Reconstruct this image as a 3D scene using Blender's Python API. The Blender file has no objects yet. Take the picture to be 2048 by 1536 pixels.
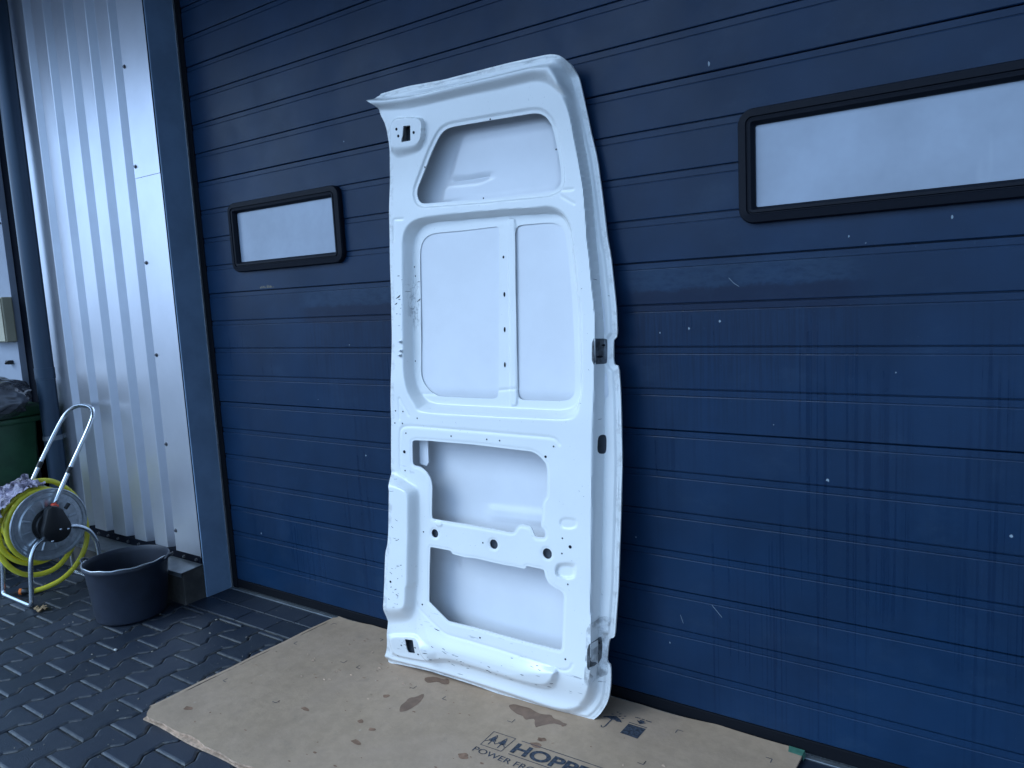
import bpy, bmesh, math, random
import numpy as np
from mathutils import Vector, Matrix
random.seed(7); np.random.seed(7)
sc = bpy.context.scene
C = sc.collection
# ---------------------------------------------------------------- camera
cam_d = bpy.data.cameras.new('camera'); cam = bpy.data.objects.new('camera', cam_d); C.objects.link(cam)
sc.camera = cam
cam_d.sensor_width = 36.0; cam_d.lens = 26.0; cam_d.clip_start = .05; cam_d.clip_end = 2000
yaw, pitch, roll = -.603678572, -.121333518, -.0522506418
fw = Vector((math.sin(yaw)*math.cos(pitch), math.cos(yaw)*math.cos(pitch), math.sin(pitch)))
rt = Vector((math.cos(yaw), -math.sin(yaw), 0)); up = rt.cross(fw)
r2 = rt*math.cos(roll)+up*math.sin(roll); u2 = up*math.cos(roll)-rt*math.sin(roll)
cam.matrix_world = Matrix(((r2.x,u2.x,-fw.x,0),(r2.y,u2.y,-fw.y,-2.05518653),(r2.z,u2.z,-fw.z,1.345),(0,0,0,1)))
# ---------------------------------------------------------------- world: Nishita sky veiled by an overcast
SUN_EL, SUN_AZ = math.radians(38), math.radians(215)
w = bpy.data.worlds.new('World'); sc.world = w; w.use_nodes = True
nt = w.node_tree; nt.nodes.clear()
def wn(t, **k):
    n = nt.nodes.new(t)
    for a, b in k.items(): setattr(n, a, b)
    return n
out = wn('ShaderNodeOutputWorld'); bg = wn('ShaderNodeBackground'); sky = wn('ShaderNodeTexSky')
sky.sky_type = 'NISHITA'; sky.sun_disc = False; sky.sun_elevation = SUN_EL; sky.sun_rotation = SUN_AZ
sky.air_density = 1.4; sky.dust_density = 2.0; sky.ozone_density = 2.0
tc = wn('ShaderNodeTexCoord'); sx = wn('ShaderNodeSeparateXYZ'); nt.links.new(tc.outputs['Generated'], sx.inputs[0])
def wmath(op, a, b, clamp=False):
    n = wn('ShaderNodeMath', operation=op, use_clamp=clamp)
    for i, v in enumerate((a, b)):
        if isinstance(v, (int, float)): n.inputs[i].default_value = v
        else: nt.links.new(v, n.inputs[i])
    return n.outputs[0]
# cloud brightness: raised at left, darkness added high right for the wall's reflections
dx = wmath('SUBTRACT', wmath('MULTIPLY', wmath('MINIMUM', sx.outputs['X'], 0.), -.16), wmath('MULTIPLY', wmath('MAXIMUM', sx.outputs['X'], 0.), wmath('MULTIPLY', wmath('MAXIMUM', wmath('SUBTRACT', sx.outputs['Z'], .06), 0.), 3.6)))
dy = wmath('MULTIPLY', sx.outputs['Y'], -.22)
dz = wmath('MULTIPLY', sx.outputs['Z'], .22)
br = wmath('ADD', wmath('ADD', dx, dy), wmath('ADD', dz, .72))
nz = wn('ShaderNodeTexNoise'); nz.inputs['Scale'].default_value = 2.2; nz.inputs['Detail'].default_value = 3
nt.links.new(tc.outputs['Generated'], nz.inputs['Vector'])
br = wmath('MULTIPLY', br, wmath('ADD', wmath('MULTIPLY', nz.outputs['Fac'], .5), .75))
br = wmath('MAXIMUM', br, .12)
cl = wn('ShaderNodeMix', data_type='RGBA', blend_type='MIX'); cl.inputs[0].default_value = .86
sk = wn('ShaderNodeVectorMath', operation='SCALE'); nt.links.new(sky.outputs[0], sk.inputs[0]); sk.inputs['Scale'].default_value = .10
cc = wn('ShaderNodeVectorMath', operation='SCALE'); cc.inputs[0].default_value = (.40, .67, 1.10); nt.links.new(br, cc.inputs['Scale'])
nt.links.new(sk.outputs[0], cl.inputs[6]); nt.links.new(cc.outputs[0], cl.inputs[7])
nt.links.new(cl.outputs[2], bg.inputs['Color']); bg.inputs['Strength'].default_value = 1.0
nt.links.new(bg.outputs[0], out.inputs[0])
sd = bpy.data.lights.new('sun', 'SUN'); sd.energy = .6; sd.angle = math.radians(35); sd.color = (.66, .86, 1.0)
sun = bpy.data.objects.new('sun', sd); C.objects.link(sun)
sdir = Vector((-.62, -.80, .85)).normalized()
sun.rotation_euler = sdir.to_track_quat('Z', 'Y').to_euler()
sc.view_settings.view_transform = 'Standard'; sc.view_settings.look = 'None'
sc.view_settings.exposure = 1.34; sc.view_settings.gamma = 1.0
sc.render.resolution_x = 1024; sc.render.resolution_y = 768
# ---------------------------------------------------------------- helpers
def obj(name, verts, faces, mats, parent=None, smooth=False, fmat=None):
    me = bpy.data.meshes.new(name)
    me.from_pydata([tuple(map(float, v)) for v in verts], [], [tuple(map(int, f)) for f in faces])
    if not isinstance(mats, (list, tuple)): mats = [mats]
    for m in mats: me.materials.append(m)
    if fmat is not None: me.polygons.foreach_set('material_index', fmat)
    if smooth: me.polygons.foreach_set('use_smooth', [True]*len(me.polygons))
    me.update()
    o = bpy.data.objects.new(name, me); C.objects.link(o)
    if parent: o.parent = parent
    return o
def tag(o, label=None, cat=None, group=None, kind=None):
    if label: o['label'] = label
    if cat: o['category'] = cat
    if group: o['group'] = group
    if kind: o['kind'] = kind
    return o
def thing(name, label, cat, loc=(0,0,0), group=None):
    o = bpy.data.objects.new(name, None); C.objects.link(o); o.location = loc; o.empty_display_size = .1
    return tag(o, label, cat, group)
class MB:
    def __init__(s): s.v = []; s.f = []; s.m = []
    def add(s, vs, fs, m=0):
        n = len(s.v); s.v += [tuple(v) for v in vs]; s.f += [tuple(i+n for i in f) for f in fs]; s.m += [m]*len(fs)
    def box(s, a, b, m=0):
        x0,y0,z0 = a; x1,y1,z1 = b
        s.add([(x0,y0,z0),(x1,y0,z0),(x1,y1,z0),(x0,y1,z0),(x0,y0,z1),(x1,y0,z1),(x1,y1,z1),(x0,y1,z1)],
              [(0,3,2,1),(4,5,6,7),(0,1,5,4),(1,2,6,5),(2,3,7,6),(3,0,4,7)], m)
    def bbox(s, a, b, bv=.004, m=0):
        bm = bmesh.new(); bmesh.ops.create_cube(bm, size=1)
        c = [(a[i]+b[i])/2 for i in range(3)]; d = [abs(b[i]-a[i]) for i in range(3)]
        for v in bm.verts: v.co = Vector((c[0]+v.co.x*d[0], c[1]+v.co.y*d[1], c[2]+v.co.z*d[2]))
        bmesh.ops.bevel(bm, geom=bm.edges[:], offset=bv, segments=2, profile=.5, affect='EDGES')
        bm.verts.index_update(); s.add([v.co[:] for v in bm.verts], [[v.index for v in f.verts] for f in bm.faces], m); bm.free()
    def lathe(s, prof, c=(0,0,0), axis='z', n=48, m=0, close=False):
        k = len(prof); vs = []
        for i in range(n):
            a = 2*math.pi*i/n
            for r, h in prof:
                if axis == 'z': vs.append((c[0]+r*math.cos(a), c[1]+r*math.sin(a), c[2]+h))
                elif axis == 'x': vs.append((c[0]+h, c[1]+r*math.cos(a), c[2]+r*math.sin(a)))
                else: vs.append((c[0]+r*math.cos(a), c[1]+h, c[2]-r*math.sin(a)))
        fs = []
        for i in range(n):
            j = (i+1) % n
            for q in range(k-1): fs.append((i*k+q, j*k+q, j*k+q+1, i*k+q+1))
        s.add(vs, fs, m)
    def tube(s, pts, r, n=10, m=0, cap=True, closed=False):
        P = [Vector(p) for p in pts]; N = len(P); fr = []
        ref = None
        for i in range(N):
            if closed: t = (P[(i+1) % N]-P[i-1]).normalized()
            else: t = (P[min(i+1, N-1)]-P[max(i-1, 0)]).normalized()
            if ref is None:
                ref = t.cross(Vector((0,0,1)))
                if ref.length < .1: ref = t.cross(Vector((1,0,0)))
            ref = (ref-t*ref.dot(t)).normalized(); fr.append((ref.copy(), t.cross(ref)))
        vs = []; rr = r if isinstance(r, (list, tuple)) else [r]*N
        for i in range(N):
            for k in range(n):
                a = 2*math.pi*k/n; vs.append(P[i]+fr[i][0]*math.cos(a)*rr[i]+fr[i][1]*math.sin(a)*rr[i])
        fs = []
        for i in range(N if closed else N-1):
            j = (i+1) % N
            for k in range(n): fs.append((i*n+k, i*n+(k+1) % n, j*n+(k+1) % n, j*n+k))
        if cap and not closed: fs += [tuple(range(n))[::-1], tuple((N-1)*n+k for k in range(n))]
        s.add(vs, fs, m)
    def build(s, name, mats, parent=None, smooth=False, sharp=None):
        o = obj(name, s.v, s.f, mats, parent, smooth, s.m)
        if smooth and sharp: o.data.set_sharp_from_angle(angle=math.radians(sharp))
        return o
def spline(pts, n=8, closed=False):
    P = [Vector(p) for p in pts]; N = len(P); out = []
    for i in range(N if closed else N-1):
        a, b = (P[i-1] if (closed or i > 0) else P[0]*2-P[1]), P[i]
        c = P[(i+1) % N]; d = P[(i+2) % N] if closed or i+2 < N else c*2-b
        for k in range(n):
            t = k/n
            out.append(.5*((2*b)+(c-a)*t+(2*a-5*b+4*c-d)*t*t+(3*b-a-3*c+d)*t**3))
    if not closed: out.append(P[-1])
    return out
def mat(name, col, rough=.5, metal=0., spec=.5, coat=0., var=None, bump=None, extra=None, trans=0., sss=0.):
    """var = (scale, amount, (sx,sy,sz)) noise on colour; bump = (scale, strength, dist, (sx,sy,sz))"""
    m = bpy.data.materials.new(name); m.use_nodes = True; t = m.node_tree; p = t.nodes['Principled BSDF']
    p.inputs['Base Color'].default_value = (*col, 1); p.inputs['Roughness'].default_value = rough
    p.inputs['Metallic'].default_value = metal; p.inputs['Specular IOR Level'].default_value = spec
    p.inputs['Coat Weight'].default_value = coat; p.inputs['Coat Roughness'].default_value = .12
    p.inputs['Transmission Weight'].default_value = trans
    co = t.nodes.new('ShaderNodeTexCoord')
    def N(ty, **k):
        n = t.nodes.new(ty)
        for a, b in k.items(): setattr(n, a, b)
        return n
    def L(a, b): t.links.new(a, b)
    def noise(scale, st=(1,1,1), detail=5, rough_=.6, off=(0,0,0)):
        mp = N('ShaderNodeMapping'); mp.inputs['Scale'].default_value = st; mp.inputs['Location'].default_value = off
        L(co.outputs['Object'], mp.inputs[0]); n = N('ShaderNodeTexNoise')
        n.inputs['Scale'].default_value = scale; n.inputs['Detail'].default_value = detail; n.inputs['Roughness'].default_value = rough_
        L(mp.outputs[0], n.inputs['Vector']); return n.outputs['Fac']
    def ramp(src, a, b, ca=(0,0,0,1), cb=(1,1,1,1)):
        n = N('ShaderNodeMapRange', interpolation_type='SMOOTHSTEP'); L(src, n.inputs['Value'])
        n.inputs['From Min'].default_value = a; n.inputs['From Max'].default_value = b; n.inputs['To Min'].default_value = ca[0]; n.inputs['To Max'].default_value = cb[0]; return n.outputs[0]
    def mth(op, a, b=0.):
        n = N('ShaderNodeMath', operation=op)
        for i, v in enumerate((a, b)):
            if isinstance(v, (int, float)): n.inputs[i].default_value = v
            else: L(v, n.inputs[i])
        return n.outputs[0]
    def mix(f, a, b, blend='MIX'):
        n = N('ShaderNodeMix', data_type='RGBA', blend_type=blend)
        for i, v in ((0, f), (6, a), (7, b)):
            if isinstance(v, (int, float)): n.inputs[i].default_value = v
            elif isinstance(v, tuple): n.inputs[i].default_value = (*v[:3], 1)
            else: L(v, n.inputs[i])
        return n.outputs[2]
    cs = None
    if var:
        sc_, am, st = (list(var)+[(1,1,1)])[:3]
        f = noise(sc_, st); cs = mix(ramp(f, .3, .7), tuple(x*(1-am) for x in col), tuple(min(1, x*(1+am)) for x in col))
    if bump:
        sc_, stg, di, st = (list(bump)+[(1,1,1)])[:4]
        b = N('ShaderNodeBump'); b.inputs['Strength'].default_value = stg; b.inputs['Distance'].default_value = di
        L(noise(sc_, st), b.inputs['Height']); L(b.outputs[0], p.inputs['Normal'])
    if extra: cs = extra(dict(N=N, L=L, noise=noise, ramp=ramp, mth=mth, mix=mix, co=co, p=p, t=t), cs if cs is not None else tuple(col)) or cs
    if cs is not None and not isinstance(cs, tuple): L(cs, p.inputs['Base Color'])
    return m
# ---------------------------------------------------------------- materials
def garage_extra(e, cs):
    # runs of rain water and a damp band, grime and pale scuffs on the satin paint
    sp = e['N']('ShaderNodeSeparateXYZ'); e['L'](e['co'].outputs['Object'], sp.inputs[0])
    x, z = sp.outputs['X'], sp.outputs['Z']
    st = e['noise'](70, (1.2, 0, .010), 2, .7)
    st2 = e['noise'](3.1, (1, 0, .25), 3)
    right = e['ramp'](e['mth']('ADD', e['mth']('MULTIPLY', x, .4), 1.), .45, .75)
    low = e['ramp'](z, 1.27, 1.30, (1,1,1,1), (0,0,0,1))
    def band(lo, hi, s): return e['mth']('MULTIPLY', e['ramp'](e['mth']('ADD', e['mth']('MULTIPLY', x, .2), .5), .5+.2*lo-s, .5+.2*lo+s), e['ramp'](e['mth']('ADD', e['mth']('MULTIPLY', x, .2), .5), .5+.2*hi-s, .5+.2*hi+s, (1,1,1,1), (0,0,0,1)))
    dense = e['mth']('MAXIMUM', band(.02, .66, .012), band(-1.45, -.85, .01))
    zz = e['mth']('ADD', z, e['mth']('MULTIPLY', e['noise'](16, (1, 1, 1), 4, .7), .045))
    wetb = e['mth']('MULTIPLY', e['mth']('MULTIPLY', e['ramp'](zz, 1.285, 1.292), e['ramp'](zz, 1.350, 1.362, (1,1,1,1), (0,0,0,1))), dense)
    fine = e['mth']('MULTIPLY', e['mth']('MULTIPLY', e['ramp'](e['noise'](95, (1, 0, .03), 3, .8, (3, 0, 1)), .44, .60), dense), e['mth']('MULTIPLY', low, e['ramp'](z, .75, 1.22)))
    runs = e['mth']('MULTIPLY', e['ramp'](st, .50, .62), e['mth']('MULTIPLY', e['ramp'](st2, .42, .62), low))
    c = e['mix'](e['mth']('MULTIPLY', runs, .30), cs, (.003, .009, .030))
    c = e['mix'](e['mth']('MAXIMUM', e['mth']('MULTIPLY', wetb, .60), e['mth']('MULTIPLY', fine, .40)), c, (.003, .009, .030))
    dew_sheen = e['mth']('MULTIPLY', e['mth']('MULTIPLY', e['ramp'](zz, 1.345, 1.37), e['ramp'](z, 1.39, 1.412, (1,1,1,1), (0,0,0,1))), e['mth']('MULTIPLY', dense, e['ramp'](e['noise'](80, (.35, 1, 1), 4, .7), .3, .6)))  # pale sheen above the damp band, painted into the colour
    c = e['mix'](e['mth']('MULTIPLY', dew_sheen, .17), c, (.05, .10, .16))
    dust = e['ramp'](e['noise'](5, (1, 1, 1.6), 6, .7), .50, .85)
    c = e['mix'](e['mth']('MULTIPLY', dust, .20), c, (.05, .09, .14))
    ch = e['ramp'](e['noise'](130, (1, 1, 1), 2, .5, (3, 1, 2)), .73, .76)
    c = e['mix'](e['mth']('MULTIPLY', ch, .15), c, (.12, .18, .25))
    r = e['mth']('ADD', e['mth']('MULTIPLY', e['ramp'](e['noise'](3, (1,1,1), 4), .3, .7), .16), .30)
    e['L'](e['mth']('SUBTRACT', r, e['mth']('MULTIPLY', runs, .12)), e['p'].inputs['Roughness'])
    return c
M = {}
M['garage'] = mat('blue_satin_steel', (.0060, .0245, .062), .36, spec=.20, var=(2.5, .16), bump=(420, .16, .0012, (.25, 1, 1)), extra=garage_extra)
M['blue_trim'] = mat('blue_grey_trim', (.165, .245, .355), .45, spec=.3, var=(6, .12), bump=(250, .06, .001))
M['rubber'] = mat('black_rubber', (.005, .006, .009), .8, spec=.12)
M['frame'] = mat('black_window_frame', (.005, .007, .013), .55, spec=.14, bump=(300, .1, .001))
def pane_extra(e, cs):
    st = e['ramp'](e['noise'](9, (1, 1, .12), 3), .66, .74)
    return e['mix'](e['mth']('MULTIPLY', st, .10), cs, (.75, .78, .85))
M['pane'] = mat('frosted_acrylic_pane', (.29, .34, .42), .25, spec=.5, coat=.2, var=(2.2, .16), extra=pane_extra)
def clad_extra(e, cs):
    g = e['noise'](4, (1, 1, .5), 4); 
    e['L'](e['mth']('ADD', e['mth']('MULTIPLY', g, .12), .26), e['p'].inputs['Roughness'])
M['clad'] = mat('silver_coated_steel', (.60, .61, .66), .28, metal=.72, var=(3, .05), bump=(5, .02, .01, (1,1,.4)), extra=clad_extra)
M['galv'] = mat('galvanised_steel', (.50, .53, .56), .36, metal=.85, var=(35, .14), bump=(80, .05, .001))
M['flash'] = mat('dull_zinc_flashing', (.20, .22, .24), .42, metal=.6, var=(14, .2))
M['screw'] = mat('screw_head', (.14, .14, .15), .4, metal=.8)
M['concrete'] = mat('damp_concrete', (.055, .05, .045), .8, var=(12, .35), bump=(60, .4, .004))
M['pipe'] = mat('blue_grey_downpipe', (.03, .055, .09), .33, metal=.3, var=(5, .15, (1,1,.2)))
M['niche'] = mat('dark_recess', (.006, .008, .014), .9, spec=.08)
M['farwall'] = mat('grey_blue_render', (.30, .33, .40), .55, var=(4, .08))
M['beige'] = mat('beige_plastic', (.42, .38, .27), .5, var=(9, .08))
def paver_extra(e, cs):
    a = e['N']('ShaderNodeAttribute'); a.attribute_name = 'tone'
    c = e['mix'](a.outputs['Fac'], (.008, .0145, .027), (.016, .024, .042))
    n1 = e['ramp'](e['noise'](7, (1,1,1), 6, .7), .35, .75)
    c = e['mix'](e['mth']('MULTIPLY', n1, .5), c, (.028, .034, .045))
    g = e['ramp'](e['noise'](420, (1,1,1), 2), .62, .74)
    b_ = e['N']('ShaderNodeAttribute'); b_.attribute_name = 'edge'
    g2 = e['mth']('MULTIPLY', b_.outputs['Fac'], e['ramp'](e['noise'](28, (1,1,1), 6, .75, (1,7,0)), .36, .60))
    c = e['mix'](e['mth']('MULTIPLY', g2, .75), c, (.115, .112, .105))
    c = e['mix'](e['mth']('MULTIPLY', g, .4), c, (.12, .12, .12))
    wet = e['ramp'](e['noise'](2.3, (1,1,1), 4, .6, (4,2,0)), .42, .62)
    e['L'](e['mth']('ADD', e['mth']('MULTIPLY', wet, .22), .42), e['p'].inputs['Roughness'])
    return c
M['paver'] = mat('anthracite_paver', (.035, .04, .045), .6, bump=(260, .5, .003), extra=paver_extra)
M['sand'] = mat('joint_sand', (.06, .06, .058), .95, var=(160, .6), bump=(200, .8, .004))
M['asphalt'] = mat('yard_asphalt', (.06, .06, .062), .8, var=(1.5, .3), bump=(90, .5, .004))
def card_extra(e, cs):
    n = e['ramp'](e['noise'](2.2, (1,1,1), 6, .65), .35, .7)
    c = e['mix'](e['mth']('MULTIPLY', n, .38), cs, (.44, .315, .24))
    d = e['ramp'](e['noise'](9, (1,1,1), 8, .75, (2,5,0)), .56, .72)
    c = e['mix'](e['mth']('MULTIPLY', d, .28), c, (.20, .16, .125))
    f = e['ramp'](e['noise'](70, (1,1,1), 4, .7), .66, .74)
    c = e['mix'](e['mth']('MULTIPLY', f, .45), c, (.17, .14, .11))
    h = e['ramp'](e['noise'](34, (1,.5,1), 3, .7, (7,3,0)), .70, .76)
    c = e['mix'](e['mth']('MULTIPLY', h, .35), c, (.56, .50, .43))
    k = e['ramp'](e['noise'](3.4, (1,1,1), 7, .7, (9,1,0)), .50, .66)
    return e['mix'](e['mth']('MULTIPLY', k, .22), c, (.27, .19, .13))
M['card'] = mat('brown_corrugated_card', (.385, .270, .182), .8, spec=.25, var=(30, .07), bump=(22, .35, .006), extra=card_extra)
M['card_edge'] = mat('torn_card_edge', (.44, .30, .21), .9, spec=.2, var=(60, .3))
M['card_dark'] = mat('card_flute_gap', (.05, .04, .035), .95)
M['wetstain'] = mat('wet_card_stain', (.195, .115, .075), .55, spec=.4, var=(40, .14))
M['spot'] = mat('dried_card_spot', (.25, .145, .095), .8, spec=.2, var=(50, .25))
M['ink'] = mat('dark_print_ink', (.045, .052, .068), .75, spec=.2, var=(120, .55))
M['tape'] = mat('green_tape', (.06, .17, .12), .4, var=(50, .2))
def van_extra(e, cs):
    sp = e['N']('ShaderNodeSeparateXYZ'); e['L'](e['co'].outputs['Object'], sp.inputs[0])
    u, v = sp.outputs['X'], sp.outputs['Z']
    # grime film
    n = e['ramp'](e['noise'](5, (1,1,1), 6, .7), .45, .8)
    c = e['mix'](e['mth']('MULTIPLY', n, .10), cs, (.50, .50, .47))
    # scratches down to the primer, low on the door and on the lock side
    lowm = e['ramp'](v, .05, .34, (1,1,1,1), (0,0,0,1))
    lef = e['mth']('MULTIPLY', e['ramp'](u, .14, .19, (1,1,1,1), (0,0,0,1)), e['ramp'](v, .70, .78, (1,1,1,1), (0,0,0,1)))
    msk = e['mth']('MAXIMUM', lowm, lef)
    s1 = e['ramp'](e['noise'](30, (.45, 1, 3.2), 3, .6, (1.3, 0, .7)), .665, .685)
    s2 = e['ramp'](e['noise'](8, (1,1,1), 2), .45, .55)
    f = e['mth']('MULTIPLY', e['mth']('MULTIPLY', s1, s2), msk)
    c = e['mix'](e['mth']('MULTIPLY', f, .75), c, (.13, .14, .16))
    s3 = e['ramp'](e['noise'](120, (1,1,1), 3, .6), .70, .73)
    c = e['mix'](e['mth']('MULTIPLY', s3, .35), c, (.25, .26, .28))
    # smear of black transfer beside the middle recess
    m2 = e['mth']('MULTIPLY', e['ramp'](v, 1.20, 1.28), e['ramp'](v, 1.36, 1.42, (1,1,1,1), (0,0,0,1)))
    m3 = e['mth']('MULTIPLY', e['ramp'](u, .135, .15), e['ramp'](u, .165, .18, (1,1,1,1), (0,0,0,1)))
    s4 = e['ramp'](e['noise'](55, (1.5,1,.7), 5, .75), .48, .62)
    c = e['mix'](e['mth']('MULTIPLY', e['mth']('MULTIPLY', m2, m3), e['mth']('MULTIPLY', s4, .6)), c, (.16, .17, .19))
    # dirt caught in the outer seam
    a = e['N']('ShaderNodeAttribute'); a.attribute_name = 'seam'
    s5 = e['ramp'](e['noise'](26, (1,1,1), 5, .7, (5,0,3)), .46, .66)
    c = e['mix'](e['mth']('MULTIPLY', e['mth']('MULTIPLY', a.outputs['Fac'], s5), .5), c, (.30, .29, .28))
    return c
M['van'] = mat('white_van_paint', (.80, .81, .80), .27, spec=.5, coat=.35, bump=(30, .02, .002), extra=van_extra)
M['skin'] = mat('white_skin_paint', (.73, .74, .77), .30, spec=.5, coat=.25, var=(5, .03), bump=(3, .08, .01))
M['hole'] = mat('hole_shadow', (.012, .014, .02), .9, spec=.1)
M['unlit_cavity'] = mat('unlit_cavity_grey', (.045, .055, .07), .6, var=(20, .3))
M['bare'] = mat('bare_hinge_metal', (.10, .11, .12), .5, metal=.5, var=(45, .55), bump=(120, .3, .001))
M['grime'] = mat('hinge_grime', (.55, .56, .56), .4, var=(30, .45))
M['bucket'] = mat('dark_blue_grey_plastic', (.012, .017, .030), .5, var=(7, .3), bump=(30, .1, .002))
M['bin'] = mat('green_bin_plastic', (.022, .080, .036), .45, var=(10, .2), bump=(150, .2, .001))
M['bag'] = mat('grey_plastic_bag', (.075, .078, .09), .22, spec=.6, coat=.5, var=(5, .35), bump=(13, .55, .02, (.30, .8, 2.2)))
M['film'] = mat('clear_plastic_film', (.25, .22, .31), .25, spec=.7, var=(22, .5), bump=(40, .9, .02))
M['tube'] = mat('chromed_tube', (.62, .65, .68), .22, metal=.95, var=(25, .08))
M['blackp'] = mat('black_plastic', (.010, .010, .011), .38)
M['red'] = mat('orange_red_plastic', (.75, .06, .02), .4)
M['orange'] = mat('orange_plastic', (.95, .22, .04), .4)
M['hose'] = mat('yellow_hose', (.72, .64, .05), .38, spec=.5, var=(20, .10))
M['leaf'] = mat('dry_leaf', (.26, .17, .085), .8, var=(60, .4))
M['pebble'] = mat('pale_pebble', (.42, .42, .40), .7, var=(60, .2))
M['paint_spot'] = mat('pale_chip', (.22, .28, .33), .5)
# ================================================================= GROUND
def sheet(name, x0, x1, y0, y1, z, m):
    return obj(name, [(x0,y0,z),(x1,y0,z),(x1,y1,z),(x0,y1,z)], [(0,1,2,3)], m)
tag(sheet('ground', -300, 300, -300, .5, -.030, M['asphalt']), kind='structure')
tag(sheet('joint_bed', -7.5, 3.0, -4.6, .04, -.0105, M['sand']), kind='structure')
mb = MB(); tone = []; edge = []
def paver(outline, bev, ins=.0022):
    P = np.array(outline); n = len(P); c = P.mean(0)
    def off(d):
        q = []
        for i in range(n):
            a, b, c_ = P[i-1], P[i], P[(i+1) % n]
            e1 = (b-a)/np.linalg.norm(b-a); e2 = (c_-b)/np.linalg.norm(c_-b)
            n1 = np.array([-e1[1], e1[0]]); n2 = np.array([-e2[1], e2[0]]); m = n1+n2; m = m/max(.3, (m@m)/2)
            q.append(b+m*d)
        return np.array(q)
    o, i_ = off(ins), off(ins+bev)
    t = np.random.uniform(-.0009, .0009); tx, ty = np.random.uniform(-.006, .006, 2)
    vs = []
    for ring, z in ((i_, 0.0), (off(ins+bev*.45), -.0017), (o, -.0042), (o, -.03)):
        for x, y in ring: vs.append((x, y, z+t+(x-c[0])*tx+(y-c[1])*ty))
    fs = [tuple(range(n))]
    for k in range(3):
        for j in range(n): fs.append((k*n+j, (k+1)*n+j, (k+1)*n+(j+1) % n, k*n+(j+1) % n))
    mb.add(vs, fs); tone.extend([np.random.rand()]*len(vs)); edge.extend([0.]*n+[.55]*n+[1.]*(2*n))
PX, PY, WI, NA = .1357, .1955, .0815, .0542
for ci in range(-24, 36):
    cx = -2.783+PX*ci
    for ri in range(-22, 5):
        y0 = -.850+PY*ri+(PY/2 if ci % 2 else 0)
        y1 = y0+PY
        if y0 > -.245 or y1 < -4.5: continue
        cl_ = y1 > -.245
        a, b = .034, .064
        if cl_:
            y1 = -.240
            if y1-y0 < .05: 
                paver([(cx-WI,y0),(cx+WI,y0),(cx+WI,y1),(cx-WI,y1)], .005); continue
            if y1-y0 < PY-b: 
                paver([(cx-WI,y0),(cx+WI,y0),(cx+WI,y0+a),(cx+NA,y0+b),(cx+NA,y1),(cx-NA,y1),(cx-NA,y0+b),(cx-WI,y0+a)], .007); continue
            pts = [(cx-WI,y0),(cx+WI,y0),(cx+WI,y0+a),(cx+NA,y0+b),(cx+NA,y0+PY-b),(cx+WI,y0+PY-a),(cx+WI,y1),(cx-WI,y1),(cx-WI,y0+PY-a),(cx-NA,y0+PY-b),(cx-NA,y0+b),(cx-WI,y0+a)]
            if y1 <= y0+PY-a: pts = [(cx-WI,y0),(cx+WI,y0),(cx+WI,y0+a),(cx+NA,y0+b),(cx+NA,y1),(cx-NA,y1),(cx-NA,y0+b),(cx-WI,y0+a)]
            paver(pts, .007); continue
        paver([(cx-WI,y0),(cx+WI,y0),(cx+WI,y0+a),(cx+NA,y0+b),(cx+NA,y1-b),(cx+WI,y1-a),(cx+WI,y1),(cx-WI,y1),(cx-WI,y1-a),(cx-NA,y1-b),(cx-NA,y0+b),(cx-WI,y0+a)], .009)
for r, (ya, yb) in enumerate(((-.236, -.128), (-.127, -.021))):
    x = -5.6+.06*r
    while x < 2.4:
        paver([(x,ya),(x+.2,ya),(x+.2,yb),(x,yb)], .0022, .0008); x += .201
pv = mb.build('paving', M['paver']); tag(pv, kind='structure')
at = pv.data.attributes.new('tone', 'FLOAT', 'POINT'); at.data.foreach_set('value', tone)
at = pv.data.attributes.new('edge', 'FLOAT', 'POINT'); at.data.foreach_set('value', edge)
mb = MB(); mb.bbox((-3.13, -.0205, -.03), (1.6, -.004, .004), .002); tag(mb.build('threshold_strip', M['flash']), kind='structure')

# ================================================================= GARAGE DOOR
ZC = 1.165; GX0, GX1 = -3.088, 1.35
gd = thing('garage_door', 'wide dark blue sectional garage door with horizontal ribs and two framed windows', 'garage door', (-1, 0, 0))
def gprof(z0, z1):
    """profile (y,z) going up, ribs every 125 mm"""
    pts = [(0.012, z0+.0015), (.0022, z0+.0018), (0, z0+.004)]
    ks = [k for k in range(-12, 22) if z0+.03 < ZC+.125*k < z1-.03]
    for k in ks:
        z = ZC+.125*k
        pts += [(0, z-.0225), (.0008, z-.0207), (.0038, z-.0200), (.0038, z-.0188), (.0020, z-.0180), (.0022, z-.0020), (.0066, z-.0008), (.0066, z+.0016), (.0006, z+.0026), (0, z+.0044)]
    pts += [(0, z1-.0225), (.0008, z1-.0207), (.0038, z1-.0200), (.0038, z1-.0188), (.0020, z1-.0180), (.0022, z1-.0020), (.012, z1-.0004)]
    return pts
zs = [.046]+[ZC+.125*k for k in (-6, -2, 2, 6, 10, 14, 16)]
for i in range(len(zs)-1):
    pr = gprof(zs[i], zs[i+1]); xs = list(np.linspace(GX0, GX1, 24)); mb = MB(); n = len(pr)
    jit = np.random.uniform(-.0006, .0006, len(xs))
    mb.add([(x-(-1), y+jit[j]*.6, z) for j, x in enumerate(xs) for y, z in pr],
           [(j*n+q, (j+1)*n+q, (j+1)*n+q+1, j*n+q+1) for j in range(len(xs)-1) for q in range(n-1)])
    mb.box((GX0+1, .0128, zs[i]-.0008), (GX1+1, .04, zs[i+1]-.0012))
    mb.build('panel', M['garage'], gd)
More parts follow.
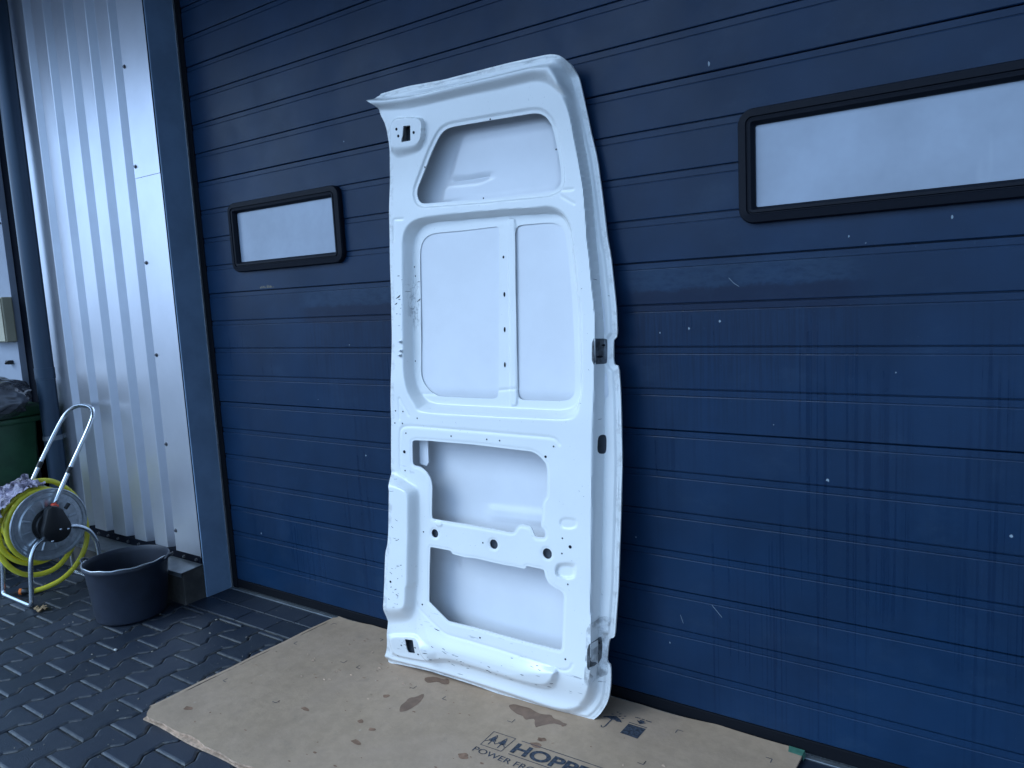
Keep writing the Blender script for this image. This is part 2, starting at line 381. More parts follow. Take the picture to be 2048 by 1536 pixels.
def rrect(x0, z0, x1, z1, r, n=8):
    out = []
    for cx, cz, a0 in ((x1-r, z0+r, -90), (x1-r, z1-r, 0), (x0+r, z1-r, 90), (x0+r, z0+r, 180)):
        for k in range(n+1):
            a = math.radians(a0+90*k/n); out.append((cx+r*math.cos(a), cz+r*math.sin(a)))
    return out
def ring(mb, specs, m=0):
    base = len(mb.v); n = len(specs[0][0])
    for pts, y in specs: mb.v += [(x, y, z) for x, z in pts]
    for k in range(len(specs)-1):
        for j in range(n):
            a = base+k*n+j; b = base+k*n+(j+1) % n; mb.f.append((a, b, b+n, a+n)); mb.m.append(m)
def gwindow(x0, x1, z0, z1, label):
    X0, X1 = x0+1, x1+1
    def R(d, y, r): return (rrect(X0+d, z0+d, X1-d, z1-d, max(.006, r-d)), y)
    mb = MB(); rr = .040
    ring(mb, [R(0, -.0005, rr), R(0, -.016, rr), R(.003, -.0225, rr), R(.022, -.0260, rr), R(.0238, -.0215, rr), R(.0262, -.0215, rr), R(.028, -.0250, rr), R(.035, -.0240, rr), R(.0425, -.011, rr+.006), R(.043, .0, rr+.006)])
    fr = mb.build('window_frame', M['frame'], gd); fr['label'] = label
    P, y = R(.038, -.0035, rr+.004)
    c = ((X0+X1)/2, (z0+z1)/2)
    obj('pane', [(x, y, z) for x, z in P], [tuple(range(len(P)))], M['pane'], fr)
gwindow(-2.861, -2.165, 1.500, 1.796, 'narrow black framed window left of the white van door')
gwindow(-.632, .065, 1.498, 1.796, 'black framed window on the right, cut by the picture edge')
mb = MB(); mb.bbox((GX0-.03+1, -.002, .006), (GX1+1, .028, .047), .004); mb.build('bottom_seal', M['rubber'], gd)
mb = MB(); mb.box((-3.124+1, -.0035, .004), (-3.0845+1, .03, 3.19)); mb.build('side_seal', M['rubber'], gd)
sp = [(-2.145,.733,5),(-2.867,.306,5),(-.41,.808,4.5),(-.002,.713,5),(-.975,.567,2),(-.695,1.238,3),(-.786,1.219,3),(-.876,1.208,2),(-.36,1.445,2),(-.321,1.425,2),(-.135,1.47,2.5),(-2.189,1.177,3),(-.871,.242,2),(-.713,1.937,4),(-2.133,1.951,4),(-2.4,.95,1.6),(-.55,.95,1.6),(-.25,1.1,1.6)]
mb = MB()
for x, z, r in sp:
    r *= .001; k = 7; ph = random.random()*6; el = random.uniform(.7, 2.0)
    rad = [r*random.uniform(.6, 1.2) for _ in range(k)]
    mb.add([(x+1+rad[i]*math.cos(i*6.283/k+ph), -.0006, z+rad[i]*el*math.sin(i*6.283/k+ph)) for i in range(k)], [tuple(range(k))])
for (xa, za, xb, zb) in ((-.668,1.357,-.655,1.342), (-.655,1.342,-.640,1.332), (-.735,.392,-.705,.360), (-.835,.340,-.826,.315)):
    mb.add([(xa+1,-.0006,za),(xb+1,-.0006,zb),(xb+1+.0007,-.0006,zb+.0007),(xa+1+.0007,-.0006,za+.0007)], [(0,1,2,3)])
mb.build('paint_chips', M['paint_spot'], gd)
mb = MB()
for i in range(9):
    x = -2.71+i*.0105+random.uniform(-.003,.003); h = random.uniform(.004,.013)
    mb.add([(x+1,-.0006,1.424),(x+1+.007,-.0006,1.4245),(x+1+.006,-.0006,1.4245+h),(x+1+.001,-.0006,1.424+h*.8)], [(0,1,2,3)])
M['resid'] = mat('sticker_residue', (.20, .17, .12), .7, var=(160, .6)); mb.build('sticker_residue', M['resid'], gd)

# ================================================================= METAL WALL AND JAMB
TOP = 3.19; YW = -.142
mw = thing('ribbed_metal_wall', 'silver ribbed metal wall cladding left of the garage door with dark blue jamb', 'wall', (-3.6, YW, 0))
def L3(x, y, z): return (x+3.6, y-YW, z)
prof = [(-4.440, .034), (-4.432, .010), (-4.424, 0.0)]
for a in (-4.117, -3.918, -3.716, -3.527):
    prof += [(a-.083, 0), (a-.060, .034), (a-.023, .034), (a-.0005, 0)] if a == -4.117 else [(a-.083, 0), (a-.060, .034), (a-.023, .034), (a-.0005, 0)]
prof += [(-3.337-.080, 0), (-3.337-.058, .034), (-3.337-.022, .034), (-3.337, 0.0), (-3.30, 0.0)]
# small edge radii
def soften(pr, d=.0022):
    o = [pr[0]]
    for i in range(1, len(pr)-1):
        a, b, c = Vector(pr[i-1]), Vector(pr[i]), Vector(pr[i+1])
        o += [tuple(b+(a-b).normalized()*d), tuple(b*.5+((a-b).normalized()*d+b)*.25+((c-b).normalized()*d+b)*.25), tuple(b+(c-b).normalized()*d)]
    return o+[pr[-1]]
prs = soften(prof); zz = list(np.linspace(.196, TOP, 30)); n = len(prs)
mb = MB(); mb.add([L3(x, YW+y, z) for z in zz for x, y in prs], [(j*n+q, j*n+q+1, (j+1)*n+q+1, (j+1)*n+q) for j in range(len(zz)-1) for q in range(n-1)])
o = mb.build('cladding', M['clad'], mw)
for i, (za, zb, yy) in enumerate(((.192, 1.952, -.0032), (1.953, TOP, -.0040))):
    mb = MB(); mb.bbox(L3(-3.338, YW+yy-.0012, za), L3(-3.1345, YW+yy, zb), .0005)
    mb.build('corner_flashing', M['clad'], mw)
for z in (2.438, 2.004, 1.573, 1.147, .723, .30, 2.87):
    mb = MB(); mb.lathe([(0,-.0085),(.0052,-.0085),(.0058,-.0065),(.0058,-.003),(.0095,-.0025),(.0098,-.0005)], L3(-3.322, YW-.0035, z), 'y', 12); mb.build('screw', M['screw'], mw)
mb = MB(); mb.bbox(L3(-3.1335, YW, .0), L3(-3.1255, .02, TOP), .001); jb = mb.build('jamb', M['blue_trim'], mw)
mb = MB(); mb.bbox(L3(-3.1250, -.012, .0), L3(-3.1215, .018, TOP), .0008); mb.build('edge_trim', M['galv'], mw)
mb = MB(); mb.box(L3(-7.2, YW+.036, 0), L3(-3.1345, .20, TOP)); mb.build('wall_core', M['niche'], mw)
# base rail, ledge and plinth
mb = MB(); mb.bbox(L3(-7.2, YW-.006, .163), L3(-3.138, YW+.036, .199), .002); br_ = mb.build('base_rail', M['niche'], mw)
for i, x in enumerate(np.arange(-3.17, -4.3, -.1)):
    mb = MB(); mb.lathe([(0,-.009),(.0055,-.009),(.0062,-.007),(.0062,-.002),(.0085,-.001)], L3(x, YW-.006, .180), 'y', 8); mb.build('bolt', M['screw'], br_)
mb = MB(); x0, x1 = -7.2, -3.1275
mb.add([L3(x0,YW-.0055,.1635),L3(x1,YW-.0055,.1635),L3(x1,-.258,.1575),L3(x0,-.258,.1575),L3(x1,-.2585,.137),L3(x0,-.2585,.137),L3(x1,-.2555,.137),L3(x0,-.2555,.137),L3(x1,-.2555,.1555),L3(x0,-.2555,.1555),L3(x1,YW-.0055,.1615),L3(x0,YW-.0055,.1615)],
       [(0,3,2,1),(3,5,4,2),(5,7,6,4),(7,9,8,6),(9,11,10,8),(1,2,4,6,8,10)])
mb.build('ledge_flashing', M['flash'], mw)
mb = MB(); mb.bbox(L3(-7.2, -.245, -.03), L3(-3.136, YW+.03, .1545), .004); mb.build('plinth', M['concrete'], mw)
mb = MB(); mb.bbox((-9, -1.70, 3.20), (3, .45, 3.32), .006); mb.bbox((-9, -1.76, 3.17), (3, -1.701, 3.36), .004); tag(mb.build('roof_eave', M['blue_trim']), kind='structure')
# far wall panel left of the downpipe
fwl = thing('panel_wall', 'flat grey blue wall panel at the left edge behind the green bin', 'wall', (-5.5, YW, 0))
mb = MB(); mb.bbox((-1.6, -.002, .20), (.742, .034, TOP), .002); mb.build('wall_panel', M['farwall'], fwl)
for z in (1.36, 1.89, 2.42): 
    mb = MB(); mb.lathe([(0,-.009),(.0055,-.009),(.006,-.002)], (.745-.012, -.002, z), 'y', 10); mb.build('screw', M['screw'], fwl)
jbx = thing('junction_box', 'pale beige box fixed on the grey wall at the left edge', 'electrical box', (-4.90, YW-.002, 1.22))
mb = MB(); mb.bbox((-.12, -.058, 0), (.155, -.001, .255), .006); mb.build('box_body', M['beige'], jbx)
mb = MB(); mb.bbox((-.115, -.064, .005), (.150, -.0585, .250), .003); mb.build('box_lid', M['beige'], jbx)
cl_ = thing('wall_clip', 'small black clip on the grey wall above the rubbish bag', 'clip', (-4.86, YW-.002, 1.10))
mb = MB(); mb.bbox((-.02,-.03,-.012),(.02,-.001,.012),.004); mb.tube([(0,-.03,0),(.03,-.045,-.004)], .006); mb.build('clip_body', M['blackp'], cl_)
# downpipe
dp = thing('downpipe', 'dark blue grey metal downpipe between the two wall panels', 'pipe', (-4.325, -.205, 0))
mb = MB(); mb.lathe([(.046, .02), (.046, 1.02), (.0485, 1.021), (.0485, 1.08), (.046, 1.081), (.046, TOP)], (0,0,0), 'z', 40); mb.build('pipe', M['pipe'], dp, True, 40)
for z in (.7,):
    mb = MB(); mb.lathe([(.0465, -.012), (.0495, -.012), (.0495, .012), (.0465, .012)], (0,0,z), 'z', 40); mb.box((-.008, .045, z-.012), (.008, .065, z+.012)); mb.build('bracket', M['flash'], dp)
# measured outlines of the pressed door, metres in the door's own plane (across, up)
T = {'outline':[(.0352,2.0061),(.0477,2.008),(.0596,2.0172),(.0775,2.0197),(.0822,2.0245),(.0932,2.0249),(.1472,2.0264),(.202,2.0274),(.3503,2.0203),(.5905,2.0235),(.7311,2.02),(.7561,2.0138),(.7715,2.0067),(.7864,1.9915),(.7921,1.978),(.8028,1.9512),(.809,1.9148),(.8166,1.8676),(.8283,1.7943),(.8449,1.7189),(.8628,1.5938),(.8767,1.4804),(.8868,1.4329),(.8975,1.3396),(.9039,1.2829),(.908,1.1917),(.897,1.1838),(.8952,1.1777),(.895,1.1166),(.899,1.1064),(.9122,1.1045),(.9172,1.0272),(.9201,.927),(.9218,.8128),(.9174,.6589),(.9085,.4327),(.897,.2822),(.8919,.2751),(.8815,.2718),(.8789,.2664),(.8749,.2436),(.8701,.1985),(.8748,.191),(.8825,.189),(.8837,.1477),(.881,.1103),(.8757,.082),(.8704,.0659),(.8572,.0403),(.8412,.0175),(.8225,-.0001),(.8169,-.0061),(.7989,-.01),(.7808,-.0114),(.7161,-.0157),(.5811,-.0092),(.3738,.005),(.1765,.0105),(.0346,.0027),(-.0062,-.0025),(-.0154,.0064),(.0143,.0727),(.0398,.1731),(.0517,.2716),(.0588,.385),(.064,.4462),(.0749,.4755),(.0792,.5269),(.0866,.6774),(.0662,.7238),(.072,.891),(.0703,.9757),(.0825,1.2152),(.0802,1.4993),(.0806,1.64),(.0895,1.7679),(.1013,1.8497),(.096,1.9196),(.0746,1.9608),(.0744,1.9791),(.048,1.9981)],
'face':[(-.083,1.9948),(.1221,1.9608),(.1979,1.9523),(.4049,1.9524),(.5482,1.9497),(.639,1.9498),(.683,1.95),(.7165,1.9393),(.7407,1.9244),(.7562,1.9094),(.7746,1.8818),(.7873,1.8376),(.7953,1.7797),(.809,1.7053),(.825,1.6187),(.8328,1.5257),(.8341,1.4776),(.8416,1.4308),(.85,1.3386),(.8585,1.2743),(.8591,1.2223),(.858,1.1621),(.8552,1.0411),(.8481,.891),(.8417,.4375),(.8401,.4002),(.8399,.3643),(.8462,.3367),(.8434,.2809),(.8411,.1839),(.8349,.1485),(.8282,.1202),(.8095,.0815),(.788,.0577),(.787,.0493),(.7414,.0281),(.6949,.0239),(.4993,.0329),(.2857,.0378),(.2005,.0379),(.0699,.034),(.0331,.0332),(.0209,.0378),(-.1523,.0378)],
'wall':[(-.0836,2.0391),(.1231,2.0047),(.2789,1.9972),(.5496,2.0007),(.6622,2.0008),(.727,1.9999),(.7502,2.002),(.7703,1.9857),(.773,1.9745),(.7846,1.9333),(.795,1.8605),(.8088,1.7608),(.8277,1.6464),(.8437,1.4808),(.8633,1.2722),(.8685,1.2137),(.8704,1.1259),(.871,1.0379),(.8713,.8499),(.8705,.8861),(.8611,.6134),(.8561,.424),(.8505,.3487),(.845,.2864),(.8418,.1627),(.8496,.1274),(.8447,.0991),(.8308,.0634),(.8092,.0355),(.7847,.0141),(.76,.0022),(.7626,.0049),(.7162,-.0029),(.6689,-.0043),(.4798,.0056),(.2631,.0138),(.1766,.0153),(.0347,.0086),(-.006,.006),(-.1823,-.0099)],
'ridgeline':[(.1092,1.9915),(.175,1.9854),(.2968,1.9809),(.4077,1.9785),(.5041,1.9769),(.5966,1.9767),(.633,1.9833),(.6687,1.9891),(.7292,1.9915)],
'rec_out':[(.1334,1.4953),(.1318,1.528),(.1397,1.5552),(.1535,1.5771),(.1765,1.5911),(.1974,1.5978),(.2238,1.6012),(.3487,1.6014),(.5596,1.595),(.6616,1.5878),(.7058,1.59),(.7404,1.5777),(.7617,1.5605),(.7764,1.5385),(.791,1.5073),(.7882,1.5071),(.8034,1.4054),(.812,1.3244),(.8185,1.2838),(.8223,1.1624),(.8216,1.0404),(.811,.9919),(.8088,.969),(.7959,.9493),(.7702,.9386),(.7002,.9381),(.5147,.9371),(.3127,.9377),(.2158,.9394),(.1827,.9437),(.1746,.9672),(.1522,.9925),(.1366,1.03),(.1287,1.0821),(.1309,1.3085)],
'rec_in':[(.1538,1.4839),(.1584,1.5258),(.1693,1.5576),(.1858,1.5725),(.2056,1.5814),(.2439,1.587),(.5338,1.5792),(.683,1.5729),(.714,1.5686),(.7351,1.5582),(.7513,1.5381),(.7605,1.5106),(.7691,1.4111),(.7845,1.2866),(.7884,1.1623),(.7922,1.0249),(.7828,.9954),(.764,.978),(.726,.9673),(.5262,.9695),(.364,.9706),(.2376,.9724),(.1903,.9899),(.1609,1.0283),(.1484,1.0712),(.1479,1.2144)],
'pane_l':[(.1795,1.4824),(.1824,1.5056),(.1893,1.5237),(.2033,1.5389),(.2195,1.5468),(.2459,1.5515),(.3708,1.5496),(.4815,1.5508),(.505,1.5504),(.5017,1.2969),(.4951,.994),(.3616,.9946),(.2468,.996),(.2146,1.0127),(.1911,1.0359),(.1778,1.0619),(.1758,1.0809),(.1793,1.1903),(.18,1.365)],
'pane_r':[(.5668,1.5474),(.6318,1.5465),(.6901,1.5456),(.7163,1.539),(.7328,1.5259),(.742,1.5085),(.751,1.4541),(.7642,1.329),(.7725,1.1624),(.773,1.0242),(.7668,1.0093),(.7526,.9992),(.7241,.9945),(.6462,.9938),(.5691,.9936),(.5669,1.338)],
'post':[(.5383,1.5726),(.5567,1.5717),(.5698,1.5696),(.5712,1.3374),(.5701,.9758),(.5547,.973),(.5402,.9729),(.5395,1.3388)],
'slot0':[(.5171,1.456),(.5233,1.4555),(.5232,1.4468),(.517,1.4472)],
'slot1':[(.5192,1.34),(.5255,1.3398),(.5253,1.324),(.519,1.3243)],
'slot2':[(.5188,1.2276),(.5251,1.2275),(.5249,1.2108),(.5186,1.2109)],
'slot3':[(.5179,1.1142),(.5242,1.1142),(.524,1.0974),(.5177,1.0974)],
'win_top':[(.1999,1.679),(.2014,1.6958),(.2084,1.7118),(.2374,1.7581),(.2695,1.8067),(.307,1.8511),(.3216,1.8627),(.3382,1.8707),(.3616,1.8741),(.5365,1.8707),(.6279,1.8679),(.6678,1.8665),(.6892,1.8615),(.7076,1.8496),(.721,1.8314),(.7279,1.8123),(.7325,1.7899),(.7405,1.745),(.7478,1.6995),(.7497,1.6618),(.7461,1.6472),(.7366,1.6371),(.7127,1.6293),(.4734,1.6349),(.2329,1.6458),(.2167,1.6509),(.2061,1.6614)],
'win_bead':[(.1934,1.6833),(.2,1.7205),(.2761,1.8329),(.3067,1.864),(.3353,1.8831),(.3714,1.8871),(.5407,1.8846),(.654,1.8807),(.693,1.876),(.7175,1.8613),(.7364,1.8351),(.7442,1.8017),(.7543,1.7053),(.7603,1.6598),(.7494,1.6349),(.7235,1.6248),(.4759,1.628),(.2304,1.6328),(.2089,1.6427),(.1957,1.6619)],
'lowA':[(.1635,.8359),(.167,.8418),(.1749,.8445),(.2412,.8463),(.4144,.8449),(.6383,.837),(.6588,.8304),(.6745,.8196),(.6923,.8012),(.6952,.7797),(.6928,.7023),(.6801,.6891),(.6763,.6707),(.6725,.6024),(.686,.5961),(.6881,.5744),(.6812,.5699),(.6516,.5684),(.6426,.5867),(.6359,.5991),(.601,.6018),(.5869,.596),(.5724,.573),(.5581,.5712),(.4102,.5768),(.2738,.5778),(.2467,.579),(.2431,.5874),(.2468,.6907),(.2413,.7164),(.2227,.7411),(.1953,.7543),(.1702,.7567),(.163,.7628)],
'lowA_bead':[(.1324,.7114),(.1099,.7319),(.1063,.7496),(.1102,.8661),(.1152,.882),(.1308,.8907),(.1648,.8933),(.4651,.8895),(.7086,.8849),(.7284,.8802),(.7393,.8652)],
'lowB':[(.2347,.4796),(.2794,.479),(.3232,.4783),(.3274,.4678),(.382,.4645),(.4188,.4677),(.5357,.4612),(.5702,.4621),(.6137,.4594),(.6172,.4713),(.6822,.4687),(.6866,.4467),(.698,.4279),(.7163,.4186),(.739,.4122),(.748,.4055),(.7511,.3959),(.7474,.3177),(.7422,.2305),(.7353,.2228),(.616,.225),(.4152,.2322),(.3078,.2338),(.2252,.2868),(.2303,.4018)],
'lowB_bead':[(.1791,.274),(.1798,.2557),(.2239,.227),(.296,.1863),(.3613,.185),(.5171,.1787),(.663,.1698),(.7326,.1616),(.7553,.1622),(.7734,.1737),(.7789,.1892)],
'ridge_in':[(.0338,.6679),(.104,.6799),(.1605,.6689),(.1654,.6364),(.1612,.5034),(.1528,.333),(.1468,.3526),(.1426,.2691),(.1288,.2574),(.0602,.252),(.0238,.2526)],
'ridge_out':[(.0039,.7232),(.0868,.7323),(.1096,.7184),(.1435,.699),(.1965,.6816),(.1925,.5438),(.1805,.3275),(.1778,.3477),(.167,.2534),(.1544,.2092),(.1126,.1872),(.0397,.1683),(-.0225,.1611)],
'latT_in':[(.1325,1.8978),(.1362,1.9111),(.1476,1.9225),(.1629,1.9251),(.2121,1.9199),(.2518,1.9113),(.2588,1.9041),(.2592,1.8935),(.2544,1.8595),(.2482,1.8482),(.2386,1.8389),(.2192,1.8325),(.1777,1.834),(.136,1.8388),(.126,1.8434),(.1248,1.8522)],
'latT_out':[(.1132,1.9048),(.118,1.9213),(.1296,1.9335),(.1491,1.9354),(.1987,1.9294),(.2429,1.9213),(.2543,1.9152),(.2551,1.9045),(.247,1.8539),(.2407,1.8317),(.2294,1.8178),(.2121,1.8124),(.1696,1.8088),(.1372,1.8061),(.1225,1.8088),(.1078,1.8268),(.1016,1.8356)],
'latT_hole':[(.1839,1.8988),(.2137,1.8968),(.2073,1.8496),(.1686,1.8502),(.1714,1.8633),(.1755,1.8666)],
'latB_hole':[(.1226,.137),(.1597,.1408),(.1568,.0871),(.1273,.084),(.1217,.0946)],
'latB_in':[(.0552,.1279),(.1629,.1521),(.183,.1447),(.2139,.1142),(.2247,.0843),(.2187,.0701),(.0838,.0605),(.0537,.0658)],
'latB_out':[(.0266,.1371),(.1592,.1635),(.1938,.1519),(.2616,.1337),(.2724,.1131),(.255,.0865),(.2234,.0596),(.0732,.0465),(.0242,.0406)],
'pad_in':[(.1955,.1716),(.2025,.0994),(.2221,.0807),(.2619,.0986),(.301,.1093),(.3446,.1108),(.4758,.1039),(.6241,.0997),(.6715,.1038),(.7019,.1244),(.7205,.1535),(.7266,.1681),(.5273,.1802),(.3079,.1874)],
'pad_out':[(.1616,.2709),(.165,.16),(.1807,.0794),(.2176,.0574),(.2603,.0684),(.305,.0783),(.3595,.0789),(.4648,.0745),(.6144,.071),(.6833,.0733),(.7137,.0907),(.73,.1225),(.7326,.1665),(.6631,.1719),(.5172,.183),(.3614,.1904),(.3016,.1919),(.2241,.2362)],
'dent':[(.7245,.4821),(.7774,.49),(.7772,.4564),(.7243,.452)],
'dent_out':[(.721,.4992),(.8018,.513),(.795,.4533),(.725,.45)],
'pock':[(.7421,.6328),(.79,.6365),(.7898,.613),(.7419,.6091)],
'pock_out':[(.7376,.6438),(.8026,.6493),(.8024,.6105),(.7373,.6044)],
'slot_side':[(.8658,.8985),(.8729,.8951),(.8757,.8857),(.8748,.8514),(.8706,.8415),(.8643,.8384),(.8581,.8426),(.8565,.854),(.8583,.8885),(.8608,.8963)],
'hingeA':[(.851,1.1861),(.8748,1.1858),(.8773,1.1815),(.877,1.115),(.8745,1.1106),(.8506,1.1096)],
'hingeB':[(.8317,.2592),(.854,.276),(.8579,.2695),(.8578,.2404),(.8537,.1957),(.83,.1802)],
'hingepocket':[(.8295,.3195),(.8623,.3415),(.8855,.3399),(.8855,.3254),(.8724,.2745),(.8695,.2011),(.8772,.159),(.8563,.1493),(.822,.129),(.8194,.1407),(.8266,.2652)],
'plateau':[(.4013,1.8706),(.5471,1.8664),(.6796,1.8631),(.6993,1.8372),(.7186,1.7373),(.7263,1.6674),(.7085,1.6463),(.6272,1.642),(.4354,1.6432),(.2591,1.6561),(.2653,1.698),(.2818,1.7131),(.4114,1.7099),(.4861,1.7169),(.4369,1.7231),(.2958,1.7303),(.3316,1.8058),(.3564,1.8584),(.373,1.8678)],
'rounds':[(.255,.5286),(.4955,.5236),(.6943,.5212)],
'holes':[(.0925,.9433,.055,2.6),(.1257,.942,.055,2.6),(.1883,.9212,.055,2.6),(.0891,.9003,.055,2.6),(.1225,.9005,.055,2.6),(.1377,.8671,.055,2.6),(.3324,.8679,.055,2.6),(.4742,.8652,.055,2.6),(.5239,.864,.055,2.6),(.7195,.8577,.055,2.6),(.1307,.7354,.055,2.6),(.2083,.5289,.055,2.6),(.4548,.5236,.055,2.6),(.7485,.577,.055,2.6),(.7469,.5295,.055,2.6),(.7659,.436,.055,2.6),(.1293,.8013,.055,5.5),(.6912,.824,.055,4),(.7749,.5538,.055,5),(.1974,.2718,.055,3),(.4382,.2029,.055,3),(.7556,.1996,.055,3),(.0692,.0561,.055,3),(.1006,.1074,.055,3),(.1639,.1122,.055,3),(.1709,.0871,.055,3),(.0847,.3439,.09,4),(.1547,1.8932,.073,4.5),(.1593,1.8708,.073,4.5),(.2247,1.8723,.073,4.5),(.5117,1.8737,.055,2.6),(.2391,1.765,.055,2.6),(.7353,1.7519,.055,2.6),(.4702,1.6378,.055,2.6),(.1556,1.4429,.035,2.4),(.1591,1.4114,.035,2.4),(.1525,1.1167,.035,2.4)],
'skinholes':[(.3718,.3964),(.6288,.3891)],
'bolts':[(.1237,1.1852),(.1254,1.1531),(.1208,1.138)],
'chips':[(.1387,1.3807,5),(.172,1.3906,8),(.1133,1.3388,10),(.1192,1.3301,6),(.1035,1.3156,6),(.1724,1.3279,7),(.1223,1.2796,4),(.1171,1.2397,6),(.8077,.9929,7)]}
K = {'stain1':[(-1.3444,-0.227),(-1.3289,-0.2088),(-1.3039,-0.2096),(-1.2698,-0.2061),(-1.2537,-0.2126),(-1.2323,-0.2183),(-1.2081,-0.2148),(-1.1908,-0.2051),(-1.1721,-0.2218),(-1.1539,-0.2189),(-1.1316,-0.2281),(-1.1211,-0.2246),(-1.1191,-0.2401),(-1.1358,-0.24),(-1.1643,-0.2441),(-1.1936,-0.2798),(-1.1944,-0.2897),(-1.2109,-0.2728),(-1.2235,-0.2507),(-1.2375,-0.2562),(-1.2448,-0.2676),(-1.2559,-0.264),(-1.2686,-0.2538),(-1.2921,-0.2544),(-1.3178,-0.2433)],
 'stain2':[(-1.69,-0.2431),(-1.7036,-0.2204),(-1.6646,-0.1989),(-1.6367,-0.2038),(-1.6261,-0.1879),(-1.595,-0.2155),(-1.6154,-0.2297),(-1.6444,-0.223),(-1.6653,-0.2474)],
 'stain3':[(-1.6338,-0.4302),(-1.654,-0.4021),(-1.6541,-0.3798),(-1.6617,-0.3521),(-1.645,-0.3382),(-1.6368,-0.3076),(-1.6239,-0.3172),(-1.6091,-0.3592),(-1.6107,-0.4086),(-1.6255,-0.4298)],
 'spots':[(-2.2775,-0.7735),(-1.7387,-0.3816),(-1.7062,-0.5325),(-1.6407,-0.5481),(-1.924,-0.573),(-1.6351,-0.6202),(-1.3061,-0.5111),(-1.1489,-0.3323)],
 'spots2':[(-1.304,-0.5146),(-1.147,-0.3318),(-1.1478,-0.3632)],
 'logo':[(-1.2987,-0.3675),(-1.2187,-0.3658),(-1.2225,-0.4383),(-1.2958,-0.4409)],
 'umb':[(-1.0421,-0.1395),(-1.0419,-0.1317),(-1.0279,-0.1223),(-1.0087,-0.1131),(-0.9949,-0.1206),(-0.9845,-0.1284),(-0.9786,-0.137),(-0.9868,-0.1372),(-0.9946,-0.1401),(-1.0046,-0.1351),(-1.013,-0.1384),(-1.0251,-0.1345),(-1.0335,-0.1347)],
 'drops':[(-1.0147,-0.0906),(-1.0241,-0.1094),(-1.0035,-0.0962),(-0.9986,-0.1096),(-0.9856,-0.1001),(-0.9857,-0.1154)],
 'box':[(-0.9582,-0.1315),(-0.9013,-0.1302),(-0.9025,-0.189),(-0.9598,-0.1877)],
 'bar':[(-0.9602,-0.1237),(-0.9002,-0.1237)]}
# ================================================================= WHITE VAN DOOR
O3 = Vector((-1.885,-.205,.015)); Uv = Vector((.828,.04,0)).normalized(); Vv = Vector((0,.080,1)); Vv = (Vv-Uv*Vv.dot(Uv)).normalized(); Nv = Vv.cross(Uv)
if Nv.y > 0: Nv = -Nv
vd = thing('van_door', 'tall white van rear door shell leaning on the garage door, inner side out', 'van door', O3)
vd.rotation_euler = Matrix(((Uv.x,-Nv.x,Vv.x),(Uv.y,-Nv.y,Vv.y),(Uv.z,-Nv.z,Vv.z))).to_euler()
def ss(t): t = np.clip(t, 0, 1); return t*t*(3-2*t)
def flare(v): return .04*ss((v-1.70)/.36)
def resamp(P, d=.004, closed=True):
    P = np.array(P, float)[:, :2]
    if closed: P = np.vstack([P, P[:1]])
    out = []
    for a, b in zip(P[:-1], P[1:]):
        n = max(1, int(np.linalg.norm(b-a)/d)); out += [a+(b-a)*k/n for k in range(n)]
    if not closed: out.append(P[-1])
    return np.array(out)
def chaikin(P, it=2, closed=True, mc=.012):
    P = np.array(P, float)[:, :2]
    for _ in range(it):
        Q = []
        n = len(P)
        for i in range(n if closed else n-1):
            a, b = P[i], P[(i+1) % n]; d = np.linalg.norm(b-a); f = min(.25, mc/max(d, 1e-6))
            Q += [a+(b-a)*f, b-(b-a)*f]
        if not closed: Q = [P[0]]+Q+[P[-1]]
        P = np.array(Q)
    return P
def pdist(X, P, closed=True):
    P = np.asarray(P); Q = np.roll(P, -1, 0) if closed else P[1:]; A = P if closed else P[:-1]
    best = np.full(len(X), 1e9)
    for a, b in zip(A, Q):
        e = b-a; l = e@e
        if l < 1e-14: continue
        t = np.clip(((X-a)@e)/l, 0, 1); d = X-(a+t[:, None]*e); best = np.minimum(best, (d*d).sum(1))
    return np.sqrt(best)
def nearest(X, P):
    A = P; B = np.roll(P, -1, 0); best = np.full(len(X), 1e9); out = X.copy()
    for a, b in zip(A, B):
        e = b-a; l = e@e
        if l < 1e-14: continue
        t = np.clip(((X-a)@e)/l, 0, 1); q = a+t[:, None]*e; d = ((X-q)**2).sum(1); m = d < best; best[m] = d[m]; out[m] = q[m]
    return out, np.sqrt(best)
def inside(X, P):
    x, y = X[:, 0], X[:, 1]; c = np.zeros(len(X), bool); n = len(P)
    for i in range(n):
        x1, y1 = P[i]; x2, y2 = P[(i+1) % n]
        if y1 == y2: continue
        m = (y1 > y) != (y2 > y); c ^= m & (x < (x2-x1)*(y-y1)/(y2-y1)+x1)
    return c
Fh = .055
sm = {k: chaikin(T[k], 2) for k in ('face','wall','rec_out','rec_in','pane_l','pane_r','win_top','win_bead','lowA','lowB','ridge_in','ridge_out','latT_in','latT_out','latB_in','latB_out','pad_in','pad_out','dent','dent_out','pock','pock_out','post')}
for k in ('lowA', 'lowB'): sm[k] = chaikin(T[k], 2, True, .0035)
sm['outline'] = chaikin(T['outline'], 1)
q_ = np.array(T['pad_in']); sm['pad_in'] = chaikin(np.vstack([[(.2,.125),(.2025,.0994)], q_[2:11], [(q_[11][0],q_[11][1]-.012),(.56,.105),(.36,.118)]]), 2)
for k in ('latT_hole','latB_hole','slot_side'): sm[k] = np.array(T[k])
sm['slot_side'] = chaikin(T['slot_side'], 1)
ROUND = [(.255,.5286,.0145),(.4955,.5236,.0155),(.6943,.5212,.0165)]
for i, (u, v, r) in enumerate(ROUND): sm['round%d' % i] = np.array([(u+r*math.cos(a), v+r*1.02*math.sin(a)) for a in np.linspace(0, 2*math.pi, 24, endpoint=False)])
for i in range(4):
    q = np.array(T['slot%d' % i]); c = q.mean(0); sm['slot%d' % i] = chaikin(c+(q-c)*1.1, 2)
